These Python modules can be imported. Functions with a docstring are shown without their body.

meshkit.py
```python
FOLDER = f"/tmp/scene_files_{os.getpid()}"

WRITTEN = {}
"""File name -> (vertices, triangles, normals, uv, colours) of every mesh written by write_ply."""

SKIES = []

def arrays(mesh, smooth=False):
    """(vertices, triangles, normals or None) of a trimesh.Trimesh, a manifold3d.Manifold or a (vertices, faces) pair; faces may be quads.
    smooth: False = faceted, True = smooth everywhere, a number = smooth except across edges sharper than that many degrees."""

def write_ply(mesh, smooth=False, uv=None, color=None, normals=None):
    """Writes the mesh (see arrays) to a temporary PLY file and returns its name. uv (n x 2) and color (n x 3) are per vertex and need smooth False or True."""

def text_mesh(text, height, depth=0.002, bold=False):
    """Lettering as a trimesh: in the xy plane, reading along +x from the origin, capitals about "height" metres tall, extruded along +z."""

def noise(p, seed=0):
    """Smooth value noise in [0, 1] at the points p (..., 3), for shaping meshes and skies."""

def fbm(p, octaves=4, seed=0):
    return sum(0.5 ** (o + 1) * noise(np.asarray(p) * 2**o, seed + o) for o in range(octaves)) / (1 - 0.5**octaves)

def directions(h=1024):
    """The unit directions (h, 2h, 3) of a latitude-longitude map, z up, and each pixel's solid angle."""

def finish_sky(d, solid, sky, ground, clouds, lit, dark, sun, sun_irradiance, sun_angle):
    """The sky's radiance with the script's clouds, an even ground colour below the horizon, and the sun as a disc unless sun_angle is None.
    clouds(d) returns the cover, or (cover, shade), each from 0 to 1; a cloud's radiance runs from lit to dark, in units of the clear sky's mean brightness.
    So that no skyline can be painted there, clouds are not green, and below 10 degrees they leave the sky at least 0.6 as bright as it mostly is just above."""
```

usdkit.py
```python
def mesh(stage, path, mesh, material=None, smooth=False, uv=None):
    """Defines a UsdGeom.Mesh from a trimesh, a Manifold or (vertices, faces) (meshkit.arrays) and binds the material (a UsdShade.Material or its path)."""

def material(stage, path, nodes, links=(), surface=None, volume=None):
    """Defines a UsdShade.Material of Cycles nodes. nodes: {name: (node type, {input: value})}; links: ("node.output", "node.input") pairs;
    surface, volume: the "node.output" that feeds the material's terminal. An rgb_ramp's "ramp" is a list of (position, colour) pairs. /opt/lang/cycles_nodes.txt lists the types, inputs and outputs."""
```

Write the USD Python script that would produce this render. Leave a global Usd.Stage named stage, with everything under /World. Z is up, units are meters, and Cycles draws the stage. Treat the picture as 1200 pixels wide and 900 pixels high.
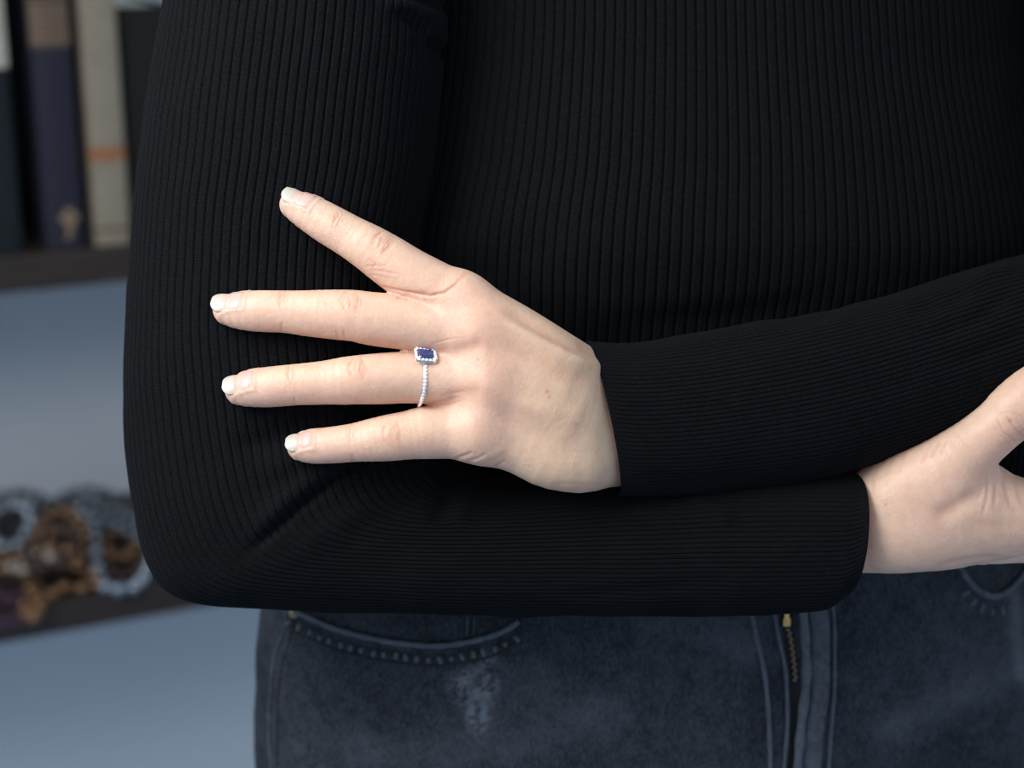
import math, random
import numpy as np, trimesh, manifold3d, usdkit, meshkit
from scipy.interpolate import PchipInterpolator, LinearNDInterpolator
from scipy.spatial import cKDTree
from pxr import Usd, UsdGeom, UsdLux, UsdShade, Gf, Sdf, Vt

random.seed(7); RNG = np.random.default_rng(7)
stage = Usd.Stage.CreateInMemory()
UsdGeom.SetStageUpAxis(stage, 'Z'); UsdGeom.SetStageMetersPerUnit(stage, 1.0)
UsdGeom.Xform.Define(stage, '/World')

# ------------------------------------------------------------------ camera, light, exposure
CAM = np.array([0.0, 0.0, 1.28]); PITCH = math.radians(16.96); FPX = 2000.0; DIST = 667.0
R_ = np.array([1.0, 0, 0]); F_ = np.array([0, math.cos(PITCH), -math.sin(PITCH)]); U_ = np.array([0, math.sin(PITCH), math.cos(PITCH)])
cam = UsdGeom.Camera.Define(stage, '/World/camera')
cam.CreateHorizontalApertureAttr(36.0); cam.CreateVerticalApertureAttr(27.0); cam.CreateFocalLengthAttr(36.0 * FPX / 1200)
cam.CreateFStopAttr(5.6); cam.CreateFocusDistanceAttr(0.680); cam.CreateExposureAttr(0.0)
cam.CreateClippingRangeAttr(Gf.Vec2f(0.02, 100))
cam.AddTransformOp().Set(Gf.Matrix4d(*R_, 0, *U_, 0, *(-F_), 0, *CAM, 1))

def W(p):                                   # body frame (mm: right, up, towards the viewer, about the ring hand) -> world metres
    p = np.asarray(p, float) / 1000.0
    return CAM + p[..., 0:1] * R_ + p[..., 1:2] * U_ + (DIST / 1000 - p[..., 2:3]) * F_
def WD(p):                                  # same for directions
    p = np.asarray(p, float)
    return p[..., 0:1] * R_ + p[..., 1:2] * U_ - p[..., 2:3] * F_
def P(px, py, z=0.0):                       # a measured point of the figure at depth z (mm)
    px, py, z = np.broadcast_arrays(np.asarray(px, float), np.asarray(py, float), np.asarray(z, float))
    d = DIST - z
    return np.stack([(px - 600) / FPX * d, (450 - py) / FPX * d, z], -1)
def PX(v):                                  # body frame -> measured plane
    d = DIST - v[..., 2]
    return 600 + v[..., 0] * FPX / d, 450 - v[..., 1] * FPX / d

def area_light(path, pos, target, w, h, color, intensity):
    L = UsdLux.RectLight.Define(stage, path)
    L.CreateWidthAttr(w); L.CreateHeightAttr(h); L.CreateColorAttr(Gf.Vec3f(*color)); L.CreateIntensityAttr(intensity)
    pos, target = W(np.array(pos, float)), W(np.array(target, float))
    z = pos - target; z /= np.linalg.norm(z); x = np.cross([0, 0, 1.0], z); x /= np.linalg.norm(x); y = np.cross(z, x)
    L.AddTransformOp().Set(Gf.Matrix4d(*x, 0, *y, 0, *z, 0, *pos, 1))
area_light('/World/window_daylight', (-480, 360, 380), (-20, 0, -30), 0.40, 0.50, (1.0, 0.965, 0.925), 13.0)
dome = UsdLux.DomeLight.Define(stage, '/World/room_daylight')
dome.CreateColorAttr(Gf.Vec3f(0.70, 0.85, 1.0)); dome.CreateIntensityAttr(0.24)

# ------------------------------------------------------------------ small kit
LOOKS = {}
def mat(name, nodes, links=(), surface='p.BSDF'):
    LOOKS[name] = usdkit.material(stage, '/World/Looks/' + name, nodes, links, surface=surface)
    return LOOKS[name]
def plain(name, color, rough=0.5, **kw):
    return mat(name, {'p': ('principled_bsdf', {'base_color': color, 'roughness': rough, **kw})})
USED = {}
def numbered(parent, name):
    k = USED.get((parent, name), 0); USED[(parent, name)] = k + 1
    return f'{parent}/{name}' + (f'_{k:03d}' if k else '')
def tag(prim, label=None, category=None, group=None, kind=None):
    for k, v in (('label', label), ('category', category), ('group', group), ('kind', kind)):
        if v: prim.SetCustomDataByKey(k, v)
    return prim
def obj(name, mesh, m, parent='/World', smooth=30, uv=None, label=None, color=None, **kw):
    path = numbered(parent, name)
    g = usdkit.mesh(stage, path, mesh, m if not isinstance(m, str) else LOOKS[m], smooth=smooth, uv=uv)
    if color is not None:
        for cname, c in color.items():
            c = np.asarray(c, np.float32)
            pv = UsdGeom.PrimvarsAPI(g)
            if c.ndim == 2: pv.CreatePrimvar(cname, Sdf.ValueTypeNames.Color3fArray, 'vertex').Set(Vt.Vec3fArray.FromNumpy(c))
            else: pv.CreatePrimvar(cname, Sdf.ValueTypeNames.FloatArray, 'vertex').Set(Vt.FloatArray.FromNumpy(c))
    tag(g.GetPrim(), label, **kw)
    return path
def thing(name, label, category, loc=(0, 0, 0), group=None, axes=None):
    path = numbered('/World', name)
    x = UsdGeom.Xform.Define(stage, path)
    if axes is not None: x.AddTransformOp().Set(Gf.Matrix4d(*axes[0], 0, *axes[1], 0, *axes[2], 0, *loc, 1))
    else: x.AddTranslateOp().Set(Gf.Vec3d(*map(float, loc)))
    tag(x.GetPrim(), label, category, group)
    return path
def rbox(size, r=0.002, seg=6):             # box with rounded edges, centred
    h = np.maximum(np.array(size) / 2 - r, 1e-5)
    s = manifold3d.Manifold.sphere(r, seg * 2)
    return manifold3d.Manifold.batch_hull([s.translate([a * h[0], b * h[1], c * h[2]]) for a in (-1, 1) for b in (-1, 1) for c in (-1, 1)])
def shift(mesh, t):
    m = mesh.copy(); m.apply_translation(t); return m
def tm(man):
    m = man.to_mesh(); return trimesh.Trimesh(np.array(m.vert_properties[:, :3]), np.array(m.tri_verts), process=False)
def spline(rows, n):
    rows = np.asarray(rows, float)
    t = np.concatenate([[0], np.cumsum(np.maximum(np.linalg.norm(np.diff(rows[:, :2], axis=0), axis=1), 1e-3))])
    return PchipInterpolator(t, rows, axis=0)(np.linspace(0, t[-1], n))
def smooth_curve(pts, n):
    pts = np.asarray(pts, float)
    t = np.concatenate([[0], np.cumsum(np.linalg.norm(np.diff(pts, axis=0), axis=1))])
    q = PchipInterpolator(t, pts, axis=0)(np.linspace(0, t[-1], n * 4))
    s = np.concatenate([[0], np.cumsum(np.linalg.norm(np.diff(q, axis=0), axis=1))])
    return np.stack([np.interp(np.linspace(0, s[-1], n), s, q[:, k]) for k in range(q.shape[1])], -1)
def sweep(path, prof, up=None, closed=True):   # profile (m,2): side, up offsets along a path with given up vectors
    p = np.asarray(path, float); t = np.gradient(p, axis=0); t /= np.linalg.norm(t, axis=1, keepdims=True) + 1e-12
    up = np.broadcast_to(np.array([0, 0, 1.0]) if up is None else np.asarray(up, float), p.shape)
    s = np.cross(t, up); s /= np.linalg.norm(s, axis=1, keepdims=True) + 1e-12; u = np.cross(s, t)
    prof = np.asarray(prof, float)
    if prof.ndim == 2: prof = np.broadcast_to(prof, (len(p), *prof.shape))
    v = p[:, None] + prof[..., 0:1] * s[:, None] + prof[..., 1:2] * u[:, None]
    n, m = v.shape[:2]
    i, j = np.meshgrid(np.arange(n - 1), np.arange(m), indexing='ij'); j2 = (j + 1) % m
    q = np.stack([i * m + j, i * m + j2, (i + 1) * m + j2, (i + 1) * m + j], -1).reshape(-1, 4)
    f = np.vstack([q[:, [0, 1, 2]], q[:, [0, 2, 3]]])
    v = v.reshape(-1, 3); c0, c1 = len(v), len(v) + 1
    v = np.vstack([v, p[:1], p[-1:]]); a = np.arange(m); b = (a + 1) % m
    f = np.vstack([f, np.stack([b, a, np.full(m, c0)], 1), np.stack([(n - 1) * m + a, (n - 1) * m + b, np.full(m, c1)], 1)])
    return trimesh.Trimesh(v, f, process=False)
def circ(r, n=8, ry=None):
    a = np.arange(n) * 2 * np.pi / n
    return np.stack([r * np.cos(a), (ry or r) * np.sin(a)], 1)
def sstep(a, b, x):
    t = np.clip((x - a) / (b - a), 0, 1); return t * t * (3 - 2 * t)

# ------------------------------------------------------------------ materials
NOISE = lambda s, d=3, r=0.55: ('noise_texture', {'scale': s, 'detail': d, 'roughness': r})
mat('wall_paint', {'tc': ('geometry', {}), 'n': NOISE(60), 'b': ('bump', {'distance': 0.0008, 'strength': 0.3}), 'n2': NOISE(1.2),
    'r': ('rgb_ramp', {'ramp': [(0.3, (0.485, 0.53, 0.59)), (0.7, (0.515, 0.56, 0.62))]}), 'p': ('principled_bsdf', {'roughness': 0.75})},
    [('tc.position', 'n.vector'), ('tc.position', 'n2.vector'), ('n2.fac', 'r.fac'), ('r.color', 'p.base_color'), ('n.fac', 'b.height'), ('b.normal', 'p.normal')])
mat('floor_carpet', {'tc': ('geometry', {}), 'n': NOISE(300), 'r': ('rgb_ramp', {'ramp': [(0.3, (0.32, 0.41, 0.54)), (0.7, (0.40, 0.50, 0.64))]}), 'p': ('principled_bsdf', {'roughness': 0.95})},
    [('tc.position', 'n.vector'), ('n.fac', 'r.fac'), ('r.color', 'p.base_color')])
mat('dark_wood', {'tc': ('texture_coordinate', {}), 'm': ('mapping', {'scale': (4, 60, 60)}), 'n': NOISE(3, 5), 'r': ('rgb_ramp', {'ramp': [(0.3, (0.012, 0.0075, 0.0055)), (0.7, (0.034, 0.020, 0.0145))]}), 'p': ('principled_bsdf', {'roughness': 0.55})},
    [('tc.object', 'm.vector'), ('m.vector', 'n.vector'), ('n.fac', 'r.fac'), ('r.color', 'p.base_color')])
mat('skin', {'a': ('attribute', {'attribute': 'skin_tint'}), 'tc': ('geometry', {}), 'n': NOISE(230, 4, 0.6), 'r': ('rgb_ramp', {'ramp': [(0.3, (0.94, 0.91, 0.90)), (0.7, (1.04, 1.04, 1.04))]}),
    'mx': ('mix', {'mix_type': 'multiply', 'fac': 1.0}), 'v': ('voronoi_texture', {'scale': 950, 'feature': 'distance_to_edge'}), 'n3': NOISE(520, 3, 0.6), 'hm': ('math', {'math_type': 'multiply_add', 'value2': 0.5}), 'b': ('bump', {'distance': 0.0004, 'strength': 0.5}),
    'p': ('principled_bsdf', {'roughness': 0.46, 'specular_ior_level': 0.4, 'subsurface_weight': 0.35, 'subsurface_scale': 0.003, 'subsurface_radius': (1.0, 0.38, 0.2)})},
    [('tc.position', 'n.vector'), ('tc.position', 'v.vector'), ('n.fac', 'r.fac'), ('a.color', 'mx.color1'), ('r.color', 'mx.color2'), ('mx.color', 'p.base_color'), ('tc.position', 'n3.vector'), ('v.distance', 'hm.value1'), ('n3.fac', 'hm.value3'), ('hm.value', 'b.height'), ('b.normal', 'p.normal')])
mat('nail', {'a': ('attribute', {'attribute': 'nail_tint'}), 'p': ('principled_bsdf', {'roughness': 0.36, 'specular_ior_level': 0.4, 'subsurface_weight': 0.2, 'subsurface_scale': 0.002, 'subsurface_radius': (1, .4, .25)})}, [('a.color', 'p.base_color')])
def knit(name, color):
    # st = (rib number, millimetres along the rib): two columns of V stitches on every rib, and fuzz
    mat(name, {'tc': ('texture_coordinate', {}), 's': ('separate_xyz', {}), 'v2': ('math', {'math_type': 'multiply', 'value2': 2.0}), 'fr': ('math', {'math_type': 'fraction'}),
        'c': ('math', {'math_type': 'subtract', 'value2': 0.5}), 'ab': ('math', {'math_type': 'absolute'}), 'sl': ('math', {'math_type': 'multiply', 'value2': 5.0}),
        'al': ('math', {'math_type': 'multiply', 'value2': 8.0}), 'ad': ('math', {'math_type': 'add'}), 'sn': ('math', {'math_type': 'sine'}),
        'g': ('geometry', {}), 'n': NOISE(1100, 3, 0.7), 'n2': NOISE(25, 2), 'hm': ('math', {'math_type': 'multiply_add', 'value2': 0.5}),
        'b': ('bump', {'distance': 0.0003, 'strength': 0.5}), 'r': ('rgb_ramp', {'ramp': [(0.25, tuple(0.45 * c for c in color)), (0.75, tuple(1.65 * c for c in color))]}),
        'p': ('principled_bsdf', {'roughness': 0.92, 'specular_ior_level': 0.05, 'sheen_weight': 0.009, 'sheen_roughness': 0.5, 'sheen_tint': (0.8, 0.9, 1.0)})},
        [('tc.UV', 's.vector'), ('s.x', 'v2.value1'), ('v2.value', 'fr.value1'), ('fr.value', 'c.value1'), ('c.value', 'ab.value1'), ('ab.value', 'sl.value1'),
         ('s.y', 'al.value1'), ('al.value', 'ad.value1'), ('sl.value', 'ad.value2'), ('ad.value', 'sn.value1'), ('g.position', 'n.vector'),
         ('sn.value', 'hm.value1'), ('n.fac', 'hm.value3'), ('hm.value', 'b.height'), ('b.normal', 'p.normal'), ('n.fac', 'r.fac'), ('r.color', 'p.base_color')])
knit('black_knit', (0.0046, 0.0051, 0.0062))
def denim(name, dark, light):
    mat(name, {'a': ('attribute', {'attribute': 'wear'}), 'g': ('geometry', {}), 'm': ('mapping', {'rotation': (0, math.radians(35), 0), 'scale': (1, 1, 0.45)}), 'n': NOISE(1000, 3, 0.7), 'n2': NOISE(110, 4, 0.65),
        's': ('math', {'math_type': 'multiply_add', 'value2': 0.9, 'value3': -0.44}), 's2': ('math', {'math_type': 'multiply_add', 'value2': 0.45, 'value3': -0.225}), 'ad': ('math', {'math_type': 'add'}), 'ad2': ('math', {'math_type': 'add'}),
        'r': ('rgb_ramp', {'ramp': [(0.0, dark), (1.0, light)]}), 'b': ('bump', {'distance': 0.0004, 'strength': 0.6}), 'p': ('principled_bsdf', {'roughness': 0.85, 'specular_ior_level': 0.2})},
        [('g.position', 'm.vector'), ('m.vector', 'n.vector'), ('g.position', 'n2.vector'), ('n.fac', 's.value1'), ('n2.fac', 's2.value1'), ('s.value', 'ad.value1'), ('s2.value', 'ad.value2'),
         ('ad.value', 'ad2.value1'), ('a.fac', 'ad2.value2'), ('ad2.value', 'r.fac'), ('r.color', 'p.base_color'), ('n.fac', 'b.height'), ('b.normal', 'p.normal')])
denim('black_denim', (0.008, 0.0105, 0.0155), (0.098, 0.112, 0.14))
plain('worn_denim', (0.062, 0.069, 0.085), 0.9); plain('dark_thread', (0.012, 0.014, 0.018), 0.9); plain('grey_thread', (0.085, 0.092, 0.108), 0.9)
plain('zip_tape', (0.006, 0.006, 0.008), 0.9)
plain('brass', (0.42, 0.29, 0.13), 0.35, metallic=1.0); plain('dull_brass', (0.20, 0.155, 0.10), 0.4, metallic=1.0)
plain('white_gold', (0.86, 0.86, 0.88), 0.14, metallic=1.0)
plain('diamond', (0.93, 0.93, 0.97), 0.03, ior=2.4, specular_ior_level=0.9, coat_weight=0.6)
plain('sapphire', (0.10, 0.20, 0.75), 0.0, ior=1.77, transmission_weight=0.9)
def cloth(name, color, rough=0.7):
    d = tuple(0.75 * c for c in color)
    mat(name, {'g': ('geometry', {}), 'n': NOISE(180, 4), 'r': ('rgb_ramp', {'ramp': [(0.3, d), (0.7, color)]}), 'p': ('principled_bsdf', {'roughness': rough, 'specular_ior_level': 0.3})},
        [('g.position', 'n.vector'), ('n.fac', 'r.fac'), ('r.color', 'p.base_color')])
cloth('teal_cloth', (0.006, 0.010, 0.013)); cloth('navy_cloth', (0.017, 0.017, 0.031)); cloth('tan_cloth', (0.28, 0.235, 0.175)); cloth('black_cloth', (0.006, 0.0055, 0.005))
cloth('paper', (0.62, 0.57, 0.48)); cloth('cream_label', (0.50, 0.48, 0.40)); cloth('brown_label', (0.10, 0.07, 0.05)); cloth('orange_label', (0.33, 0.14, 0.07)); plain('gilt', (0.26, 0.17, 0.11), 0.5, metallic=0.4)
for nm, c, mt, ro in (('silver_bead', (0.33, 0.375, 0.44), 0.75, 0.16), ('bronze_bead', (0.24, 0.128, 0.064), 0.75, 0.15), ('brown_bead', (0.04, 0.018, 0.013), 0.2, 0.15), ('cream_bead', (0.36, 0.30, 0.25), 0.4, 0.2),
                  ('purple_bead', (0.05, 0.012, 0.034), 0.2, 0.2), ('grey_bead', (0.075, 0.082, 0.095), 0.5, 0.16), ('pewter_bead', (0.17, 0.19, 0.22), 0.7, 0.16), ('black_bead', (0.012, 0.012, 0.014), 0.2, 0.15)):
    plain(nm, c, ro, metallic=mt)

# ------------------------------------------------------------------ the setting
SD = np.array([0.906, 0.423, 0.0]); ND = np.array([-0.423, 0.906, 0.0]); ZD = np.array([0, 0, 1.0])   # along the shelf, into the wall, up
BG = 1.3                                    # how much farther than 1.1 m the shelves stand
L0 = BG * np.array([-0.356, 1.084, 0.0])                                                                   # a point on the line of the shelves' front edges
def ray(px, py):
    return (px - 600) / FPX * R_ + (450 - py) / FPX * U_ + F_
def shelf_at(px, py, z):                    # where the sight line meets the level z: (along, back) on the shelf
    r = ray(px, py); q = CAM + r * ((z - CAM[2]) / r[2]) - L0
    return q @ SD, q @ ND
def along_at(px, py, back):                 # where it meets the upright plane "back" behind the front edge: (along, height)
    r = ray(px, py); t = ((L0 + back * ND - CAM) @ ND) / (r @ ND); q = CAM + r * t
    return (q - L0) @ SD, q[2]
def S(a, b, z): return L0 + a * SD + b * ND + np.array([0, 0, z])
AX = (SD, ND, ZD)
Z_LOW = 1.28 - 0.52 * BG; Z_UP = 1.28 - 0.2715 * BG; TH = 0.024 * BG; DEEP = 0.20 * BG
def block(size, centre_world): 
    m = trimesh.creation.box(size); M = np.eye(4); M[:3, :3] = np.array(AX).T; M[:3, 3] = centre_world; m.apply_transform(M); return m
fl = trimesh.creation.box([7, 7, 0.1]); fl.apply_translation([0, 0, -0.05])
obj('floor', fl, 'floor_carpet', smooth=False, kind='structure', label='grey carpet floor under the standing person')
obj('wall_back', block([5.0, 0.1, 2.7], S(0.4, DEEP + 0.05, 1.35)), 'wall_paint', smooth=False, kind='structure', label='pale blue grey wall behind the two shelves')
def shelf(z, label):
    t = thing('wall_shelf', label, 'shelf', S(0.35, 0, z), 'two wall shelves', axes=AX)
    m = tm(rbox([1.5, DEEP, TH], 0.0025)); m.apply_translation([0, DEEP / 2, TH / 2]); obj('board', m, 'dark_wood', t)
    for x in (-0.55, 0.0, 0.55):
        br = tm(rbox([0.02, 0.15, 0.006], 0.001)); br.apply_translation([x, DEEP - 0.075, -0.003])
        br2 = tm(rbox([0.02, 0.006, 0.12], 0.001)); br2.apply_translation([x, DEEP - 0.003, -0.06])
        obj('bracket', trimesh.util.concatenate([br, br2]), 'dark_wood', t)
shelf(Z_UP, 'dark brown wall shelf carrying the row of old books')
shelf(Z_LOW, 'dark brown wall shelf carrying the heap of bead necklaces')

# books: x = along the shelf, y = into the wall, z = up
from shapely.geometry import Polygon, box as sbox
def book(x0, x1, back, h, depth, cover, label, extras=()):
    w = x1 - x0
    t = thing('book', label, 'book', S(x0, back, Z_UP + TH), 'old books on the upper shelf', axes=AX)
    a = np.linspace(math.pi, 2 * math.pi, 15)
    bulge = min(0.006, w * 0.16)
    outer = Polygon([(w / 2 + w / 2 * math.cos(k), bulge + bulge * math.sin(k)) for k in a] + [(w, depth), (0, depth)])
    inner = sbox(0.0025, bulge + 0.003, w - 0.0025, depth + 1)
    c = trimesh.creation.extrude_polygon(outer.difference(inner), h, engine='earcut'); obj('cover', c, cover, t)
    pg = trimesh.creation.box([w - 0.006, depth - bulge - 0.009, h - 0.007]); pg.apply_translation([w / 2, (depth + bulge) / 2 - 0.0005, h / 2]); obj('page_block', pg, 'paper', t, smooth=False)
    def band(z0, z1, m, name, frac=(0.02, 0.98), lab=None, th=0.0004):
        k = np.linspace(math.pi + math.pi * frac[0], math.pi + math.pi * frac[1], 13)
        o = [(w / 2 + (w / 2 + th) * math.cos(q), bulge + (bulge + th) * math.sin(q)) for q in k]
        i = [(w / 2 + (w / 2 - 0.0006) * math.cos(q), bulge + (bulge - 0.0006) * math.sin(q)) for q in k]
        b = trimesh.creation.extrude_polygon(Polygon(o + i[::-1]).buffer(0), z1 - z0, engine='earcut'); b.apply_translation([0, 0, z0]); obj(name, b, m, t, label=lab)
    for e in extras: e(t, w, bulge, h, band)
BK = 0.012
def ax(px, py=308): return along_at(px, py, BK)[0]
def hz(py, px=80): return along_at(px, py, BK)[1] - Z_UP - TH
def a_extra(t, w, bl, h, band): band(hz(80, 0), h - 0.004, 'cream_label', 'title_label', lab='cream title label')
def b_extra(t, w, bl, h, band):
    band(hz(55), hz(-40), 'brown_label', 'title_label', lab='brown title block')
    for k in range(6): band(hz(48) + k * 0.0055, hz(48) + k * 0.0055 + 0.0018, 'gilt', 'gilt_line', (0.15, 0.85), th=0.0007)
    em = []
    for (cx, cz, r) in ((0, 0.004, 0.0045), (-0.005, 0.009, 0.0035), (0.005, 0.009, 0.0035), (0, 0.014, 0.004), (0, -0.003, 0.003), (-0.002, -0.008, 0.0025)):
        s = trimesh.creation.icosphere(1, r); s.apply_scale([1, 0.25, 1]); s.apply_translation([w / 2 + 0.004 + cx, -0.0002, hz(268) + cz]); em.append(s)
    obj('emblem', trimesh.util.concatenate(em), 'gilt', t, label='small gilt emblem')
def c_extra(t, w, bl, h, band):
    band(hz(190, 130), hz(172, 130), 'orange_label', 'spine_label', lab='orange spine label')
    for z in (0.012, h - 0.02): band(z, z + 0.003, 'brown_label', 'spine_band')
book(ax(-42), ax(30), BK, 0.235 * BG, 0.19, 'teal_cloth', 'black cloth book with cream title label at the far left of the upper shelf', [a_extra])
book(ax(57), ax(103), BK, 0.215 * BG, 0.19, 'navy_cloth', 'navy blue cloth book with gilt emblem low on its spine', [b_extra])
book(ax(115), ax(157), BK + 0.002, 0.205 * BG, 0.18, 'tan_cloth', 'slim beige book with small orange spine label', [c_extra])
book(ax(160), ax(226), BK + 0.02, hz(10, 165), 0.17, 'black_cloth', 'short black book between the beige book and the black sleeve')

# necklaces heaped on the lower shelf
BEAD = trimesh.creation.icosphere(2, 1.0)
def necklace(label, m, r, pts, closed=True):
    top = Z_LOW + TH; r = r * BG
    w = np.array([[*shelf_at(px, py, top + h * BG), top + h * BG] for px, py, h in pts])
    if closed: w = np.vstack([w, w[:1]])
    n = 400; t = np.linspace(0, 1, len(w)); from scipy.interpolate import CubicSpline
    q = CubicSpline(t, w, axis=0, bc_type='periodic' if closed else 'natural')(np.linspace(0, 1, n))
    q[:, 2] = np.maximum(q[:, 2], np.where(q[:, 1] > 0.001, top + r, top - 0.05))
    s = np.concatenate([[0], np.cumsum(np.linalg.norm(np.diff(q, axis=0), axis=1))])
    k = max(6, int(s[-1] / (2.25 * r)))
    c = np.stack([np.interp(np.linspace(0, s[-1], k, endpoint=not closed), s, q[:, j]) for j in range(3)], -1)
    c = np.array([S(*p) for p in c]); o = c.mean(0); o[2] = c[:, 2].min() - r
    t = thing('bead_necklace', label, 'necklace', o, 'bead necklaces heaped on the lower shelf')
    cord = sweep(c - o, circ(0.0006, 5), np.array([0.03, 0.02, 1.0])); obj('cord', cord, 'dark_thread', t)
    for p in c - o:
        b = BEAD.copy(); b.apply_scale([r, r, r * 0.92]); b.apply_translation(p); obj('bead', b, m, t, smooth=True)
necklace('purple bead strand drooping over the front edge of the lower shelf', 'purple_bead', 0.0042, [(-22, 690, .006), (2, 700, .008), (14, 702, .012), (30, 704, .006), (22, 722, .004), (8, 730, .004), (-12, 728, .004), (-30, 715, .004)])
necklace('dark brown bead necklace lying low in the middle of the heap', 'brown_bead', 0.0048, [(56, 674, .005), (80, 674, .005), (102, 662, .006), (110, 646, .008), (92, 634, .012), (64, 646, .010), (44, 660, .006)])
necklace('dark brown bead necklace inside the bend of the silver strand', 'brown_bead', 0.0048, [(124, 660, .006), (140, 676, .005), (160, 668, .005), (166, 648, .006), (150, 634, .01), (128, 640, .01)])
necklace('bronze bead necklace spilling towards the front edge of the shelf', 'bronze_bead', 0.0052, [(2, 668, .012), (22, 672, .012), (40, 684, .008), (44, 704, .005), (62, 694, .006), (80, 688, .006), (112, 686, .006), (98, 668, .012), (66, 660, .018), (34, 652, .02), (6, 652, .018)])
necklace('bronze bead necklace piled highest in the heap', 'bronze_bead', 0.005, [(48, 616, .034), (66, 600, .042), (88, 606, .042), (100, 630, .034), (84, 644, .03), (60, 640, .034), (44, 632, .034)])
necklace('second bronze bead coil beneath the highest bronze necklace', 'bronze_bead', 0.005, [(36, 640, .02), (58, 624, .025), (86, 622, .028), (104, 640, .02), (90, 656, .02), (58, 658, .02)])
necklace('bronze bead loop framed by the pale silver bend', 'bronze_bead', 0.0046, [(122, 632, .018), (140, 622, .022), (156, 630, .016), (154, 648, .012), (136, 652, .012), (126, 646, .014)])
necklace('cream bead strand across the bronze beads at the left', 'cream_bead', 0.0048, [(14, 664, .022), (30, 656, .026), (48, 644, .03), (62, 646, .032), (50, 660, .026), (30, 668, .022)])
necklace('pale silver bead necklace bent in a right angle at the front', 'silver_bead', 0.0050, [(92, 596, .036), (104, 612, .034), (110, 636, .026), (113, 660, .014), (118, 682, .006), (136, 690, .005), (158, 686, .005), (172, 668, .006), (176, 640, .012), (160, 612, .022), (130, 596, .032)])
necklace('silver bead necklace at the left end of the heap', 'silver_bead', 0.0046, [(2, 596, .032), (22, 592, .036), (36, 606, .036), (28, 628, .03), (14, 640, .026), (-6, 634, .026), (-14, 612, .03)])
necklace('charcoal bead strand along the back of the heap', 'grey_bead', 0.0046, [(62, 590, .036), (84, 578, .044), (106, 574, .046), (130, 580, .042), (146, 594, .034), (120, 592, .038), (92, 588, .042)])
necklace('grey bead strand behind the silver one at the left', 'grey_bead', 0.0044, [(-10, 586, .034), (14, 578, .038), (38, 580, .04), (58, 588, .036), (40, 594, .034), (12, 592, .032)])
necklace('black bead strand curled inside the left silver necklace', 'black_bead', 0.0046, [(2, 612, .02), (16, 604, .024), (26, 614, .024), (14, 626, .02), (0, 624, .02)])
necklace('charcoal bead strand under the left end of the heap', 'grey_bead', 0.0050, [(-12, 640, .006), (20, 622, .008), (52, 614, .008), (90, 600, .01), (128, 606, .008), (150, 620, .006), (110, 622, .01), (60, 634, .01), (20, 650, .006)])

necklace('dark brown bead strand winding between the bronze coils', 'brown_bead', 0.0044, [(30, 648, .03), (52, 634, .038), (74, 622, .046), (92, 632, .042), (80, 654, .034), (50, 664, .03)])
necklace('thin pewter grey bead strand draped over the right end of the heap', 'pewter_bead', 0.0038, [(100, 606, .046), (118, 594, .048), (140, 600, .042), (158, 612, .032), (170, 634, .022), (150, 622, .034), (124, 610, .044)])
necklace('bronze bead tail hanging over the shelf edge beside the purple strand', 'bronze_bead', 0.0048, [(34, 690, .008), (42, 700, .006), (44, 716, .004), (36, 724, .004), (28, 712, .005)])

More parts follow.
